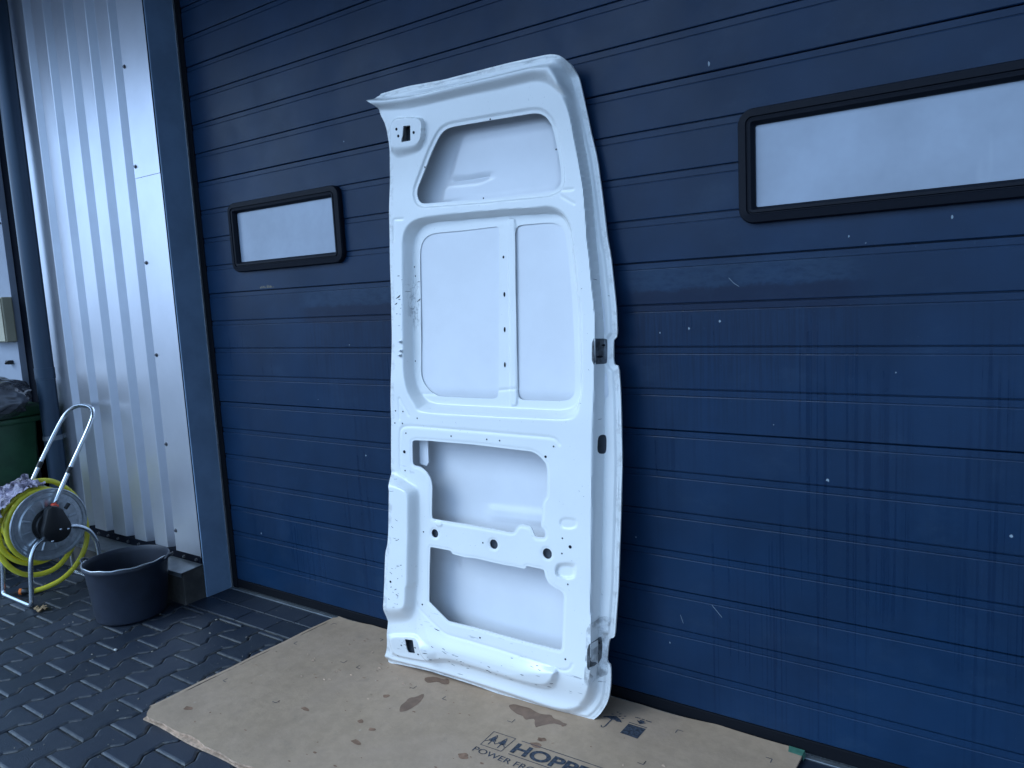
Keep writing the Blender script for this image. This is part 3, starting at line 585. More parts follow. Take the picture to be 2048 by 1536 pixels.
HOLES = ['pane_l','pane_r','win_top','lowA','lowB','latT_hole','latB_hole','slot_side','round0','round1','round2']
def blend(X, h, pout, pin, hin, rel=False, sharp=1.0):
    """inside pin -> hin; between pout and pin a smooth flank"""
    di, do = pdist(X, pin), pdist(X, pout); ii, io = inside(X, pin), inside(X, pout)
    t = np.where(ii, 1., np.where(io, do/(do+di+1e-9), 0.)); t = np.clip((t-.5)*sharp+.5, 0, 1); s = ss(t)
    tgt = h+hin if rel else hin
    return h*(1-s)+tgt*s
def dheight(X):
    u, v = X[:, 0], X[:, 1]
    fi, wi = inside(X, sm['face']), inside(X, sm['wall']); df, dw = pdist(X, sm['face']), pdist(X, sm['wall'])
    t = np.where(fi, 1., np.where(wi, dw/(dw+df+1e-9), 0.))
    top = ss((v-1.88)/.05)*ss((.86-u)/.10)      # how much this is the top rim
    rim = .050*ss((v-1.955)/.05)*ss((.83-u)/.07)
    do = pdist(X, sm['outline'])
    rimh = rim+.0035*ss((do-.006)/.004)+.004*ss((do-.016)/.006)*(1-top)-.0022*np.exp(-((do-.0125)/.0028)**2)
    faceh = Fh-.025*ss((.16-v)/.12)*ss((v+.02)/.02)
    side = rimh+(faceh-rimh)*(.25*t+.75*ss(t))
    tr = np.where(t < .50, rimh+(Fh+.026-rimh)*ss(t/.42), Fh+.026*(1-ss((t-.50)/.46)))
    h = side*(1-top)+tr*top
    h = blend(X, h, sm['rec_out'], sm['rec_in'], .014)
    post = inside(X, sm['post']); dp_ = pdist(X, sm['post']); h = h+np.where(post, .0055*ss(dp_/.004), 0)*(h < .03)
    h = blend(X, h, sm['ridge_out'], sm['ridge_in'], .090)
    h = blend(X, h, sm['latT_out'], sm['latT_in'], .018, True)
    h = blend(X, h, sm['latB_out'], sm['latB_in'], .012, True)
    h = blend(X, h, sm['pad_out'], sm['pad_in'], .018, True)
    h = blend(X, h, sm['dent_out'], sm['dent'], -.010, True)
    h = blend(X, h, sm['pock_out'], sm['pock'], -.003, True)
    for k, w_, dd in (('win_top', .013, -.0045), ('lowA', .009, -.0014), ('lowB', .008, -.0012)):
        ins = inside(X, sm[k]); d = pdist(X, sm[k]); h = h+dd*np.where(ins, 1, ss((w_-d)/.004+.5))
    for k, am, wd in (('lowA_bead', .0022, .0042), ('lowB_bead', .0020, .0040)):
        P = chaikin(T[k], 2, False); d = pdist(X, P, False); h = h-am*np.exp(-(d/wd)**2)
    # flat beam below the upper opening with cast-in hollows around the round holes, small corner stampings
    for P_ in ([(.098,1.535),(.098,1.600),(.104,1.606),(.140,1.604)],[(.108,.985),(.108,.915)],[(.110,.988),(.150,.930)],[(.795,1.585),(.752,1.612),(.742,1.622),(.748,1.630),(.790,1.628)],[(.745,1.045),(.30,1.005),(.18,1.003)]):
        h = h-.0018*np.exp(-(pdist(X, np.array(P_), False)/.0038)**2)
    for (x0, y0, w_, hh, am) in ((.275,.566,.016,.012,-.003),):
        d = np.hypot((u-x0)/w_, (v-y0)/hh); h = h-am*ss((1-d)/.25)
    for (x0, y0) in ((.1237,1.185),(.1254,1.153),(.1208,1.138)):
        d = np.hypot(u-x0, v-y0); h = h+.004*ss((.006-d)/.003)
    for (x0, y0, r) in ROUND:
        d = np.hypot(u-x0, v-y0); h = h-.0018*ss((r+.007-d)/.003)
    h = h+.0007*np.sin(u*23+1)*np.sin(v*9)+.0005*np.sin(v*31+u*5)
    return h+flare(v)
def heightmesh(cell, outline, holes, hf, thick, name, m, attr=True):
    lo = outline.min(0)-cell*1.5; hi = outline.max(0)+cell*1.5
    nx = int((hi[0]-lo[0])/cell)+1; ny = int((hi[1]-lo[1])/cell)+1
    gx, gy = np.meshgrid(lo[0]+cell*np.arange(nx), lo[1]+cell*np.arange(ny)); X = np.stack([gx.ravel(), gy.ravel()], 1)
    snapped = np.zeros(len(X), bool)
    for P in [outline]+holes:
        b0, b1 = P.min(0)-cell, P.max(0)+cell
        ix = np.where((X[:, 0] > b0[0]) & (X[:, 0] < b1[0]) & (X[:, 1] > b0[1]) & (X[:, 1] < b1[1]) & ~snapped)[0]
        q, d = nearest(X[ix], P); m_ = d < cell*.56; X[ix[m_]] = q[m_]; snapped[ix[m_]] = True
    idx = np.arange(nx*ny).reshape(ny, nx)
    Q = np.stack([idx[:-1, :-1].ravel(), idx[:-1, 1:].ravel(), idx[1:, 1:].ravel(), idx[1:, :-1].ravel()], 1)
    cen = X[Q].mean(1); keep = inside(cen, outline)
    for P in holes:
        b0, b1 = P.min(0), P.max(0); k = (cen[:, 0] > b0[0]) & (cen[:, 0] < b1[0]) & (cen[:, 1] > b0[1]) & (cen[:, 1] < b1[1])
        kk = np.where(k)[0]
        if len(kk): keep[kk[inside(cen[kk], P)]] = False
    # split each partly-cut quad into triangles so that edges follow the contour
    Qk = Q[keep]; used = np.unique(Qk); remap = -np.ones(len(X), int); remap[used] = np.arange(len(used))
    Xu = X[used]; F = remap[Qk]
    E = np.concatenate([F[:, [0,1]], F[:, [1,2]], F[:, [2,3]], F[:, [3,0]]]); key = np.sort(E, 1); _, inv, cnt = np.unique(key, axis=0, return_inverse=True, return_counts=True)
    bvv = np.unique(E[cnt[inv.ravel()] == 1]); bq = None
    for P in [outline]+holes:
        q, d = nearest(Xu[bvv], P)
        if bq is None: bq, bd_ = q, d
        else: m_ = d < bd_; bq[m_] = q[m_]; bd_[m_] = d[m_]
    m_ = bd_ < cell*1.5; Xu[bvv[m_]] = bq[m_]
    H = hf(Xu); V = np.stack([Xu[:, 0], -H, Xu[:, 1]], 1); F = remap[Qk]
    # boundary edges -> turned-in edge of the sheet
    E = np.concatenate([F[:, [0,1]], F[:, [1,2]], F[:, [2,3]], F[:, [3,0]]]); key = np.sort(E, 1); _, inv, cnt = np.unique(key, axis=0, return_inverse=True, return_counts=True)
    B = E[cnt[inv.ravel()] == 1]
    bv = np.unique(B); m2 = {int(b): len(V)+i for i, b in enumerate(bv)}
    back = V[bv].copy(); T_ = thick(Xu[bv], H[bv]); back[:, 1] = -T_
    V2 = np.vstack([V, back]); SF = [(int(b), int(a), m2[int(a)], m2[int(b)]) for a, b in B]
    me = bpy.data.meshes.new(name)
    fs = F.tolist()+SF
    me.from_pydata(V2.tolist(), [], fs); me.materials.append(m); me.polygons.foreach_set('use_smooth', [True]*len(fs)); me.update()
    me.set_sharp_from_angle(angle=math.radians(48))
    if attr:
        do = pdist(V2[:, [0,2]], outline); s = np.exp(-(do/.012)**2)*.9
        s = np.maximum(s, .8*np.exp(-(np.abs(do-.0125)/.003)**2))
        a = me.attributes.new('seam', 'FLOAT', 'POINT'); a.data.foreach_set('value', s)
    o = bpy.data.objects.new(name, me); C.objects.link(o); return o
OUT = sm['outline']
def th(X, H):
    do = pdist(X, OUT); v = X[:, 1]
    rimb = flare(v)+.04*ss((v-1.955)/.05)*ss((.83-X[:, 0])/.07)-.006
    return np.where(do < .0035, np.minimum(rimb, H-.004), H-.0035)
ip = heightmesh(.0032, OUT, [sm[k] for k in HOLES], dheight, th, 'inner_panel', M['van']); ip.parent = vd
def skinh(X):
    u, v = X[:, 0], X[:, 1]; do = pdist(X, OUT)
    mid = ss((v-.97)/.05)*ss((1.60-v)/.04)
    low = ss((.93-v)/.06); topz = ss((v-1.62)/.04)
    h = mid*.0095+low*(-.034)+topz*(-.014)
    # stampings of the outer skin seen through the openings
    h = h+topz*(.006*ss((pdist(X, np.array([(.33,1.80),(.30,1.70),(.72,1.74),(.72,1.66)]), False))/.02)*0)
    pl = chaikin(T['plateau'], 2, True, .006); pi_ = inside(X, pl); pd = pdist(X, pl); h = h+.0075*topz*np.where(pi_, ss(.5+pd/.010), ss(.5-pd/.010))
    h = h+.005*low*ss((.028-np.abs(v-(.605+.02*(u-.5))))/.012)*ss((u-.40)/.05)*ss((v-.5)/.05)
    h = h-.004*low*ss((.30-u)/.012)*ss((.49-v)/.02)*ss((v-.38)/.02)
    ed = ss(do/.05); h = h*ed+(-.0015)*(1-ed)
    return h+flare(v)+.030*ss((v-1.955)/.05)*ss((.83-u)/.07)*(1-0)
sk = heightmesh(.010, (lambda P: P)(OUT), [], lambda X: np.minimum(skinh(X), skinh(X))-.0045*(pdist(X, OUT) < .03), lambda X, H: H-.001, 'outer_skin', M['skin'], True); sk.parent = vd
# sheet of small drilled holes, clipped bolts and plates, all following the pressed surface
def hz(u, v): return float(dheight(np.array([[u, v]]))[0])
def disc_on(mb, u, v, r, lift=.0007, n=12, ry=None, m=0):
    P = [(u, v)]+[(u+r*math.cos(a), v+(ry or r)*math.sin(a)) for a in np.linspace(0, 2*math.pi, n, endpoint=False)]
    H = dheight(np.array(P)); mb.add([(x, -(h+lift), y) for (x, y), h in zip(P, H)], [(0, 1+k, 1+(k+1) % n) for k in range(n)], m)
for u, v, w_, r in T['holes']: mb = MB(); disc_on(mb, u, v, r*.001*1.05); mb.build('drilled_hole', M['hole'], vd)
for i in range(4):
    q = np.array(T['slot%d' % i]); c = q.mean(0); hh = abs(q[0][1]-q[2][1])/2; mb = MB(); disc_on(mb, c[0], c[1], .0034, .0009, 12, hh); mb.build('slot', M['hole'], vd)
def patch(poly, name, m, lift, cell=.004, jag=0.):
    P = chaikin(poly, 1); 
    o = heightmesh(cell, P, [], lambda X: dheight(X)+lift, lambda X, H: H-.0015, name, m, False); o.parent = vd; return o
patch(T['hingepocket'], 'hinge_pocket', M['grime'], .0007)
patch(T['hingeA'], 'hinge_plate', M['bare'], .0016); patch(T['hingeB'], 'hinge_plate', M['bare'], .0022)
for pl in ('hingeA', 'hingeB'):
    q = np.array(T[pl]); c = q.mean(0)
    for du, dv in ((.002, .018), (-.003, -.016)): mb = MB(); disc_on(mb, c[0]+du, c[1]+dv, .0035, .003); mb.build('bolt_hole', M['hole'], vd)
for (u, v) in T['bolts']:
    h = hz(u, v); mb = MB(); mb.lathe([(0,-.010),(.003,-.0095),(.0034,-.008),(.0034,-.002),(.0055,-.0015),(.006,0)], (u, -h, v), 'y', 14); mb.build('stud', M['galv'], vd, True, 40)
for (u, v) in T['skinholes']:
    h = float(skinh(np.array([[u, v]]))[0]); mb = MB(); mb.lathe([(.0055,0),(.0055,-.002),(.0028,-.0025),(.0026,.0)], (u, -h+.0035, v), 'y', 14); mb.lathe([(0,-.0012),(.0026,-.0012)], (u, -h+.0035, v), 'y', 14, 1); mb.build('grommet', [M['galv'], M['hole']], vd)
# dark backing plates added behind the holes to imitate their unlit depth
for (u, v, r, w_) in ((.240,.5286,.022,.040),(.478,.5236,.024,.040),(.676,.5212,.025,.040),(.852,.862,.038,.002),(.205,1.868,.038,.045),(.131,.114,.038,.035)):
    w_ += float(flare(np.array([v]))[0]); mb = MB(); mb.box((u-min(r, .026)*1.35, -w_, v-r), (u+min(r, .026), -w_+.002, v+r)); mb.build('cavity_shade', M['unlit_cavity'], vd)
# bent tab hanging below the beam and the reinforcement seen in the corner of the large lower opening
mb = MB()
q = [(.169,.842),(.205,.840),(.207,.765),(.198,.752),(.169,.757)]
mb.add([(x, -.020, z) for x, z in q]+[(x, -.016, z) for x, z in q], [(0,1,2,3,4)]+[(i, (i+1) % 5, 5+(i+1) % 5, 5+i) for i in range(5)])
mb.build('corner_bracket', M['skin'], vd)
mb = MB()
for u, v, l in T['chips']:
    l *= .0011; a = random.uniform(-.4, .4) if random.random() < .6 else 1.5
    P = [(u-l, v-l*a*.4), (u+l*.6, v-.0007), (u+l, v+l*a*.5), (u, v+.0012)]; H = dheight(np.array(P)); mb.add([(x, -(h+.0007), y) for (x, y), h in zip(P, H)], [(0,1,2,3)])
def scratch(u, v, l, a, wd):
    n_ = 4; P = []
    for k in range(n_+1):
        t = k/n_-.5; P.append((u+l*t*math.cos(a)+random.uniform(-.0006,.0006), v+l*t*math.sin(a)+random.uniform(-.0008,.0008)))
    H = dheight(np.array(P)); wv = [wd*(.3+math.sin(math.pi*k/n_)) for k in range(n_+1)]
    b_ = [(x, -(h+.0007), y-w_) for (x, y), h, w_ in zip(P, H, wv)]; t_ = [(x, -(h+.0007), y+w_) for (x, y), h, w_ in zip(P, H, wv)]
    mb.add(b_+t_, [(k, k+1, n_+1+k+1, n_+1+k) for k in range(n_)])
for i in range(34):
    scratch(random.uniform(.22, .72), random.uniform(.075, .165)-.0, random.uniform(.004, .020), random.uniform(-.35, .1), random.uniform(.0003, .0009))
for i in range(26):
    scratch(random.choice((random.gauss(.115, .012), random.gauss(.105, .02))), random.choice((random.gauss(.50,.012), random.gauss(.39,.015), random.gauss(.30,.02), random.uniform(.25,.65))), random.uniform(.003, .016), random.uniform(-.5, .5), random.uniform(.0003, .0010))
for i in range(12):
    scratch(random.uniform(.10, .17), random.uniform(1.22, 1.42), random.uniform(.003, .012), random.choice((0, 1.4)), random.uniform(.0004, .0010))
scratch(.262, .196, .024, -.25, .0011); scratch(.470, .1, .016, -.2, .001); scratch(.30, .128, .02, -.3, .0007)
for i in range(14): scratch(random.uniform(.80, .885), random.uniform(.20, 1.9), random.uniform(.002, .006), random.uniform(-1, 1), .0005)
tag(mb.build('paint_chips', M['hole'], vd), kind='stuff')

# ================================================================= CARDBOARD
cb = thing('cardboard_sheet', 'large brown printed cardboard sheet lying flat under the white van door', 'cardboard', (-1.4, -.43, 0))
CX, CY = -1.4, -.43
def cz(x, y):
    h = .0150+.0018*math.sin(x*3.1+1)*math.sin(y*4.3)+.0011*math.sin(x*9+y*7)
    e = min(max((y+.10)/.12, 0), 1); h += .010*e*e*(.35+.65*(.5+.5*math.sin(x*5.2+2.2)))
    l = min(max((-2.30-x)/.10, 0), 1); h += .004*l*l
    h += .007*max(0, 1-math.hypot(x+2.36, y+.84)/.16)
    return h
def cb_edge_y(x):   # back edge, slightly wavy
    return -.004-.012*math.sin(x*4.7)**2-.006*abs(math.sin(x*13))
nx, ny = 150, 70; top = []; bot = []
for j in range(ny+1):
    for i in range(nx+1):
        s, t = i/nx, j/ny
        xl = -2.392+.030*t; xr = -.500+.030*t
        x = xl+(xr-xl)*s; yb = cb_edge_y(x); yf = -.868+.004*math.sin(x*17)+.003*math.sin(x*41)
        y = yf+(yb-yf)*t
        r = .045
        if i == 0 or j == 0:
            x += random.uniform(-.0015,.0015) if i == 0 else 0; y += random.uniform(-.001,.001) if j == 0 else 0
        # rounded, crushed front-left corner
        dx_, dy_ = (xl+r)-x, (yf+r)-y
        if dx_ > 0 and dy_ > 0:
            dd = max(dx_, dy_); l_ = math.hypot(dx_, dy_)
            if l_ > 0: x, y = xl+r-dx_/l_*dd, yf+r-dy_/l_*dd
        top.append((x-CX, y-CY, cz(x, y))); bot.append((x-CX, y-CY, max(.0012, cz(x, y)-.0065)))
n = (nx+1)*(ny+1); fs = [(j*(nx+1)+i, j*(nx+1)+i+1, (j+1)*(nx+1)+i+1, (j+1)*(nx+1)+i) for j in range(ny) for i in range(nx)]
mb = MB(); mb.add(top+bot, fs+[tuple(k+n for k in f[::-1]) for f in fs], 0)
bd = [i for i in range(nx+1)]+[j*(nx+1)+nx for j in range(1, ny+1)]+[ny*(nx+1)+i for i in range(nx-1, -1, -1)]+[j*(nx+1) for j in range(ny-1, 0, -1)]
mb.add([], [])
for a, b in zip(bd, bd[1:]+bd[:1]): mb.f.append((b, a, a+n, b+n)); mb.m.append(1)
mb.build('board', [M['card'], M['card_edge']], cb, True, 40)
# second ply showing along the left and front edges
mb = MB(); pts = []
def strip(pa, wdt, z0, z1, m):
    for (a, b) in zip(pa[:-1], pa[1:]):
        d = Vector((b[0]-a[0], b[1]-a[1])).normalized(); nrm = Vector((-d.y, d.x))*wdt
        mb.add([(a[0]-CX,a[1]-CY,z0),(b[0]-CX,b[1]-CY,z0),(b[0]-CX+nrm.x,b[1]-CY+nrm.y,z1),(a[0]-CX+nrm.x,a[1]-CY+nrm.y,z1),
                (a[0]-CX+nrm.x,a[1]-CY+nrm.y,.0008),(b[0]-CX+nrm.x,b[1]-CY+nrm.y,.0008)], [(0,1,2,3),(3,2,5,4)], m)
lft = [(-2.385+.030*t+.002*math.sin(t*21), -.83+.80*t) for t in np.linspace(0, 1, 26)]
strip([(x-.0115, y) for x, y in lft], .022, .0165, .0125, 1)
mb.build('lower_ply', [M['card_edge'], M['card']], cb); mb = MB()
frt = [(-2.375+1.86*t, -.860+.003*math.sin(t*33)) for t in np.linspace(0, 1, 46)]
strip([(x, y+.004) for x, y in frt][::-1], .020, .0085, .0060, 0)
mb.build('lower_ply', [M['card_edge'], M['card']], cb)
mb = MB(); lf2 = [(x+.0015, y) for x, y in lft]
for a, b in zip(lf2[:-1], lf2[1:]):
    mb.add([(a[0]-CX-.014,a[1]-CY,.0150),(b[0]-CX-.014,b[1]-CY,.0150),(b[0]-CX-.004,b[1]-CY,.0150),(a[0]-CX-.004,a[1]-CY,.0150),(b[0]-CX-.014,b[1]-CY,.0086),(a[0]-CX-.014,a[1]-CY,.0086)], [(0,3,2,1),(0,1,4,5)])
mb.build('flute_gap', M['card_dark'], cb)
def decal(mb, pts, lift=.0006, m=0, fan=True):
    """flat marking that follows the card (ear-clipped polygon, densified)"""
    from mathutils.geometry import tessellate_polygon
    P = [Vector((x, y, 0)) for x, y in pts]; tri = tessellate_polygon([P])
    mb.add([(p_.x-CX, p_.y-CY, cz(p_.x, p_.y)+lift) for p_ in P], [tuple(t) for t in tri], m)
def wob(P, a=.0025, it=2):
    P = [tuple(x) for x in chaikin(P, it)]; return [(x+random.uniform(-a, a)*.5, y+random.uniform(-a, a)*.5) for x, y in P]
for k in ('stain1', 'stain2', 'stain3'):
    mb = MB(); decal(mb, wob(K[k], .0012, 1), .0007); o = mb.build('stain', M['wetstain'], cb)
for (x, y), (a, b) in zip(K['spots']+K['spots2'], ((.016,.012),(.012,.009),(.011,.010),(.012,.009),(.018,.009),(.020,.010),(.016,.012),(.014,.010),(.015,.011),(.011,.009),(.020,.010))):
    ph = random.random()*6; mb = MB(); decal(mb, [(x+a*math.cos(t)*(1+.22*math.sin(3*t+ph)), y+b*math.sin(t)*(1+.25*math.sin(2*t+ph))) for t in np.linspace(0, 6.283, 16, endpoint=False)], .0006); mb.build('dry_stain', M['spot'], cb)
mb = MB()
for i in range(70):
    x, y = random.uniform(-2.3, -.6), random.uniform(-.84, -.10); a = random.uniform(.0012, .0035); ph = random.random()*6; st = random.uniform(1, 3)
    decal(mb, [(x+a*st*math.cos(t+.1)*random.uniform(.6, 1.2), y+a*math.sin(t)*random.uniform(.6, 1.2)) for t in np.linspace(0, 6.283, 8, endpoint=False)], .0006)
tag(mb.build('spots', M['spot'], cb), kind='stuff')
# scuffed, lifted paper scraps
mb = MB()
for i in range(46):
    if i < 34: x, y = random.gauss(-2.02, .14), random.gauss(-.31, .09)
    else: x, y = random.gauss(-.80, .10), random.gauss(-.34, .06)
    if y > -.1 or y < -.82: continue
    a = random.uniform(.003, .009); ph = random.random()*6
    P = [(x+a*random.uniform(.5,1.2)*math.cos(t+ph), y+a*.5*random.uniform(.5,1.2)*math.sin(t+ph)) for t in np.linspace(0, 6.283, 5, endpoint=False)]
    mb.add([(px-CX, py-CY, cz(px, py)+(.0007 if j < 3 else random.uniform(.002, .0045))) for j, (px, py) in enumerate(P)], [(0,1,2),(0,2,3),(0,3,4)])
tag(mb.build('paper_scuffs', M['card_edge'], cb), kind='stuff')
# printed corner ticks
def line(mb, a, b, wd, lift=.0007):
    d = Vector((b[0]-a[0], b[1]-a[1])); n_ = max(1, int(d.length/.06)); q = Vector((-d.y, d.x)).normalized()*wd/2
    for k in range(n_):
        p0 = (a[0]+d.x*k/n_, a[1]+d.y*k/n_); p1 = (a[0]+d.x*(k+1)/n_, a[1]+d.y*(k+1)/n_)
        decal(mb, [(p0[0]-q.x,p0[1]-q.y),(p1[0]-q.x,p1[1]-q.y),(p1[0]+q.x,p1[1]+q.y),(p0[0]+q.x,p0[1]+q.y)], lift)
tick = [(-2.336,-.073,1,-1),(-2.338,-.280,1,1),(-2.044,-.080,-1,-1),(-2.046,-.288,-1,1),(-1.978,-.290,1,1),(-1.689,-.300,-1,1),(-1.558,-.302,1,1),(-1.278,-.300,-1,1),(-.818,-.086,1,-1),(-.538,-.091,-1,-1),(-.837,-.292,-1,1),(-2.335,-.60,1,1),(-2.04,-.60,-1,1)]
for x, y, sx_, sy_ in tick:
    mb = MB(); line(mb, (x, y), (x+.018*sx_, y), .0022); line(mb, (x, y), (x, y+.018*sy_), .0022); mb.build('printed_tick', M['ink'], cb)
# printed words (built-in font, turned to mesh)
def word(name, txt, x, y, cap, width, bold=0., shear=0.):
    cu = bpy.data.curves.new(name, 'FONT'); cu.body = txt; cu.size = 1; cu.offset = bold; cu.resolution_u = 6; cu.shear = shear
    to = bpy.data.objects.new(name, cu); C.objects.link(to); bpy.context.view_layer.update()
    me = bpy.data.meshes.new_from_object(to); C.objects.unlink(to); bpy.data.objects.remove(to)
    bm = bmesh.new(); bm.from_mesh(me); bmesh.ops.triangulate(bm, faces=bm.faces[:])
    xs = [v.co.x for v in bm.verts]; ys = [v.co.y for v in bm.verts]; x0, y0, x1, y1 = min(xs), min(ys), max(xs), max(ys)
    for v in bm.verts:
        X_ = x+(v.co.x-x0)/(x1-x0)*width; Y_ = y+(v.co.y-y0)/(y1-y0)*cap; v.co = (X_-CX, Y_-CY, cz(X_, Y_)+.0008)
    bmesh.ops.recalc_face_normals(bm, faces=bm.faces[:]); bm.to_mesh(me); bm.free(); me.materials.clear(); me.materials.append(M['ink'])
    me.name = name; o = bpy.data.objects.new(name, me); C.objects.link(o); o.parent = cb; return o
word('printed_name', 'HOPPECKE', -1.1995, -.4290, .0490, .408, .035)
word('printed_words', 'POWER FROM INNOVATION', -1.3010, -.4775, .0225, .50)
mb = MB(); lg = K['logo']
for i in range(4): line(mb, lg[i], lg[(i+1) % 4], .0022)
line(mb, (-1.1968,-.3668), (-.79,-.3620), .0026); line(mb, (-1.1975,-.4372), (-.79,-.4320), .0026)
for (x, y, s) in ((-1.2765,-.378,1.),(-1.2420,-.378,1.)):
    for lv in range(3):
        t_, w_ = y-.011*lv, .009+.0065*lv
        line(mb, (x, t_), (x-w_*.8, t_-.019), .0026); line(mb, (x, t_), (x+w_*.8, t_-.019), .0026)
    decal(mb, [(x-.0055,y-.012),(x+.0055,y-.012),(x+.0075,y-.034),(x-.0075,y-.034)]); line(mb, (x, y-.03), (x, y-.052), .0035)
mb.build('printed_logo', M['ink'], cb)
mb = MB(); decal(mb, K['umb'], .0007); line(mb, (-1.0128,-.138), (-1.0140,-.181), .0042)
hk = [(-1.0140,-.181),(-1.0165,-.1875),(-1.0215,-.1885),(-1.0250,-.1850),(-1.0255,-.1805)]
for a, b in zip(hk[:-1], hk[1:]): line(mb, a, b, .0034)
for (x, y) in K['drops']: decal(mb, [(x-.0045,y-.0022),(x,y-.003),(x+.0045,y+.0012),(x+.004,y+.003),(x-.0015,y+.002)], .0007)
mb.build('printed_umbrella', M['ink'], cb)
mb = MB(); decal(mb, K['box'], .0007); line(mb, K['bar'][0], K['bar'][1], .0032); decal(mb, [(-.9451,-.1012),(-.9121,-.1012),(-.9285,-.1165)], .0007)
decal(mb, [(-.936,-.094),(-.921,-.094),(-.921,-.1015),(-.936,-.1015)], .0007)
for a, b in (((-.9557,-.0890),(-.9390,-.0870)), ((-.9345,-.0885),(-.9246,-.0875)), ((-.9200,-.0895),(-.9011,-.0885))): line(mb, a, b, .0040)
mb.build('printed_stacking_mark', M['ink'], cb)
mb = MB(); decal(mb, [(-.508,-.038),(-.470,-.040),(-.469,-.012),(-.512,-.011)], .0009); mb.add([(-.470-CX,-.040-CY,.017),(-.469-CX,-.012-CY,.020),(-.4655-CX,-.014-CY,.006),(-.4665-CX,-.040-CY,.004)], [(0,3,2,1)])
mb.build('green_tape', M['tape'], cb)
# ================================================================= BUCKET
bk = thing('bucket', 'dark round mortar bucket standing on the pavers beside the hose reel', 'bucket', (-3.277, -.418, .001))
prof = [(0,.004),(.138,.004),(.1445,.010),(.150,.05),(.1695,.236),(.1705,.240),(.1775,.241),(.1790,.246),(.1790,.254),(.1765,.259),(.1715,.2595),(.1695,.256),(.1665,.235),(.147,.04),(.140,.014),(0,.012)]
mb = MB(); mb.lathe(prof, (0,0,0), 'z', 72); mb.build('bucket_body', M['bucket'], bk, True, 35)
for a in (35, 215):
    a = math.radians(a); c, s = math.cos(a), math.sin(a); mb = MB()
    pts = [(.182*c-.024*s, .182*s+.024*c, .252), (.1925*c-.016*s, .1925*s+.016*c, .262), (.195*c, .195*s, .266), (.1925*c+.016*s, .1925*s-.016*c, .262), (.182*c+.024*s, .182*s-.024*c, .252)]
    mb.tube(spline(pts, 4), .0055, 8); mb.build('handle_lug', M['bucket'], bk, True)
mb = MB(); hp = [(.176*math.cos(math.radians(t)), .176*math.sin(math.radians(t)), .262+.002*math.sin(t)) for t in range(217, 395, 8)]
mb.tube(hp, .0028, 8); mb.build('wire_handle', M['galv'], bk, True)
# ================================================================= HOSE REEL
RY, RZ = -.4895, .3650
hr = thing('hose_reel', 'chromed tubular hose reel trolley with round metal side plates beside the wall', 'hose reel', (-3.93, -.455, 0))
def H3(p_): return (p_[0]+3.93, p_[1]+.455, p_[2])
tr = .0105
hand = [(-3.785,-.474,.452),(-3.785,-.371,.629),(-3.785,-.300,.745),(-3.79,-.262,.806),(-3.803,-.235,.848),(-3.84,-.216,.876),(-3.89,-.208,.888),(-3.94,-.206,.891),(-3.99,-.208,.888),(-4.04,-.216,.876),(-4.077,-.235,.848),(-4.09,-.262,.806),(-4.095,-.300,.745),(-4.095,-.371,.629),(-4.095,-.474,.452)]
mb = MB(); mb.tube([H3(q) for q in spline(hand, 6)], tr, 14); mb.build('handle_tube', M['tube'], hr, True)
for x in (-3.785, -4.095):
    d = Vector((0, .103, .177)).normalized(); c = Vector((x, -.383, .608)); mb = MB(); mb.tube([H3(c-d*.016), H3(c+d*.016)], .0125, 14); mb.build('collar', M['blackp'], hr, True, 40)
for s, nm in ((1, 'front'), (-1, 'back')):
    if s == 1: leg = [(-.505,.318),(-.545,.305),(-.576,.283),(-.597,.235),(-.607,.17),(-.612,.107),(-.618,.045),(-.620,.028)]; yb = -.622
    else: leg = [(-.440,.336),(-.400,.332),(-.366,.318),(-.330,.290),(-.308,.250),(-.297,.203),(-.292,.10),(-.290,.030)]; yb = -.289
    a = [(-3.785, y, z) for y, z in leg]; b = [(-4.085, y, z) for y, z in leg[::-1]]
    bar = [(-3.790, yb, .0165), (-3.808, yb, .0115), (-3.93, yb, .0110), (-4.062, yb, .0115), (-4.080, yb, .0165)]
    mb = MB(); mb.tube([H3(q) for q in spline(a+bar+b, 5)], tr, 14); mb.build('leg_frame', M['tube'], hr, True)
def disc(x, sgn):
    mb = MB(); R_ = .172
    pr = [(.040,0),(.075,0),(.080,.004*sgn),(.128,.004*sgn),(.134,-.003*sgn),(.150,-.003*sgn),(.155,.002*sgn),(.164,.003*sgn),(.1685,.008*sgn),(.172,.006*sgn),(.1725,.001*sgn),(.170,-.003*sgn)]
    mb.lathe(pr, H3((x, RY, RZ)), 'x', 96)
    for k in range(12):
        a = math.radians(30*k+9); c_, s_ = math.cos(a), math.sin(a)
        for rr in ((.086, .124),):
            P0 = Vector((x+.004*sgn, RY+rr[0]*c_, RZ+rr[0]*s_)); P1 = Vector((x+.004*sgn, RY+rr[1]*c_, RZ+rr[1]*s_)); q = Vector((0, -s_, c_))
            for w0, hgt in (((.0062), .0055),):
                vs = [P0-q*w0, P1-q*w0*1.25, P1+q*w0*1.25, P0+q*w0, P0-q*w0*.4+Vector((hgt*sgn,0,0)), P1-q*w0*.5+Vector((hgt*sgn,0,0)), P1+q*w0*.5+Vector((hgt*sgn,0,0)), P0+q*w0*.4+Vector((hgt*sgn,0,0))]
                mb.add([H3(v) for v in vs], [(0,1,5,4),(1,2,6,5),(2,3,7,6),(3,0,4,7),(4,5,6,7)])
    o = mb.build('side_plate', M['galv'], hr, True, 28); return o
disc(-3.812, 1); disc(-4.060, -1)
mb = MB(); mb.lathe([(.078,-4.055+3.93),(.078,-3.815+3.93)], (0, RY+.455, RZ), 'x', 40); mb.build('drum', M['blackp'], hr, True, 40)
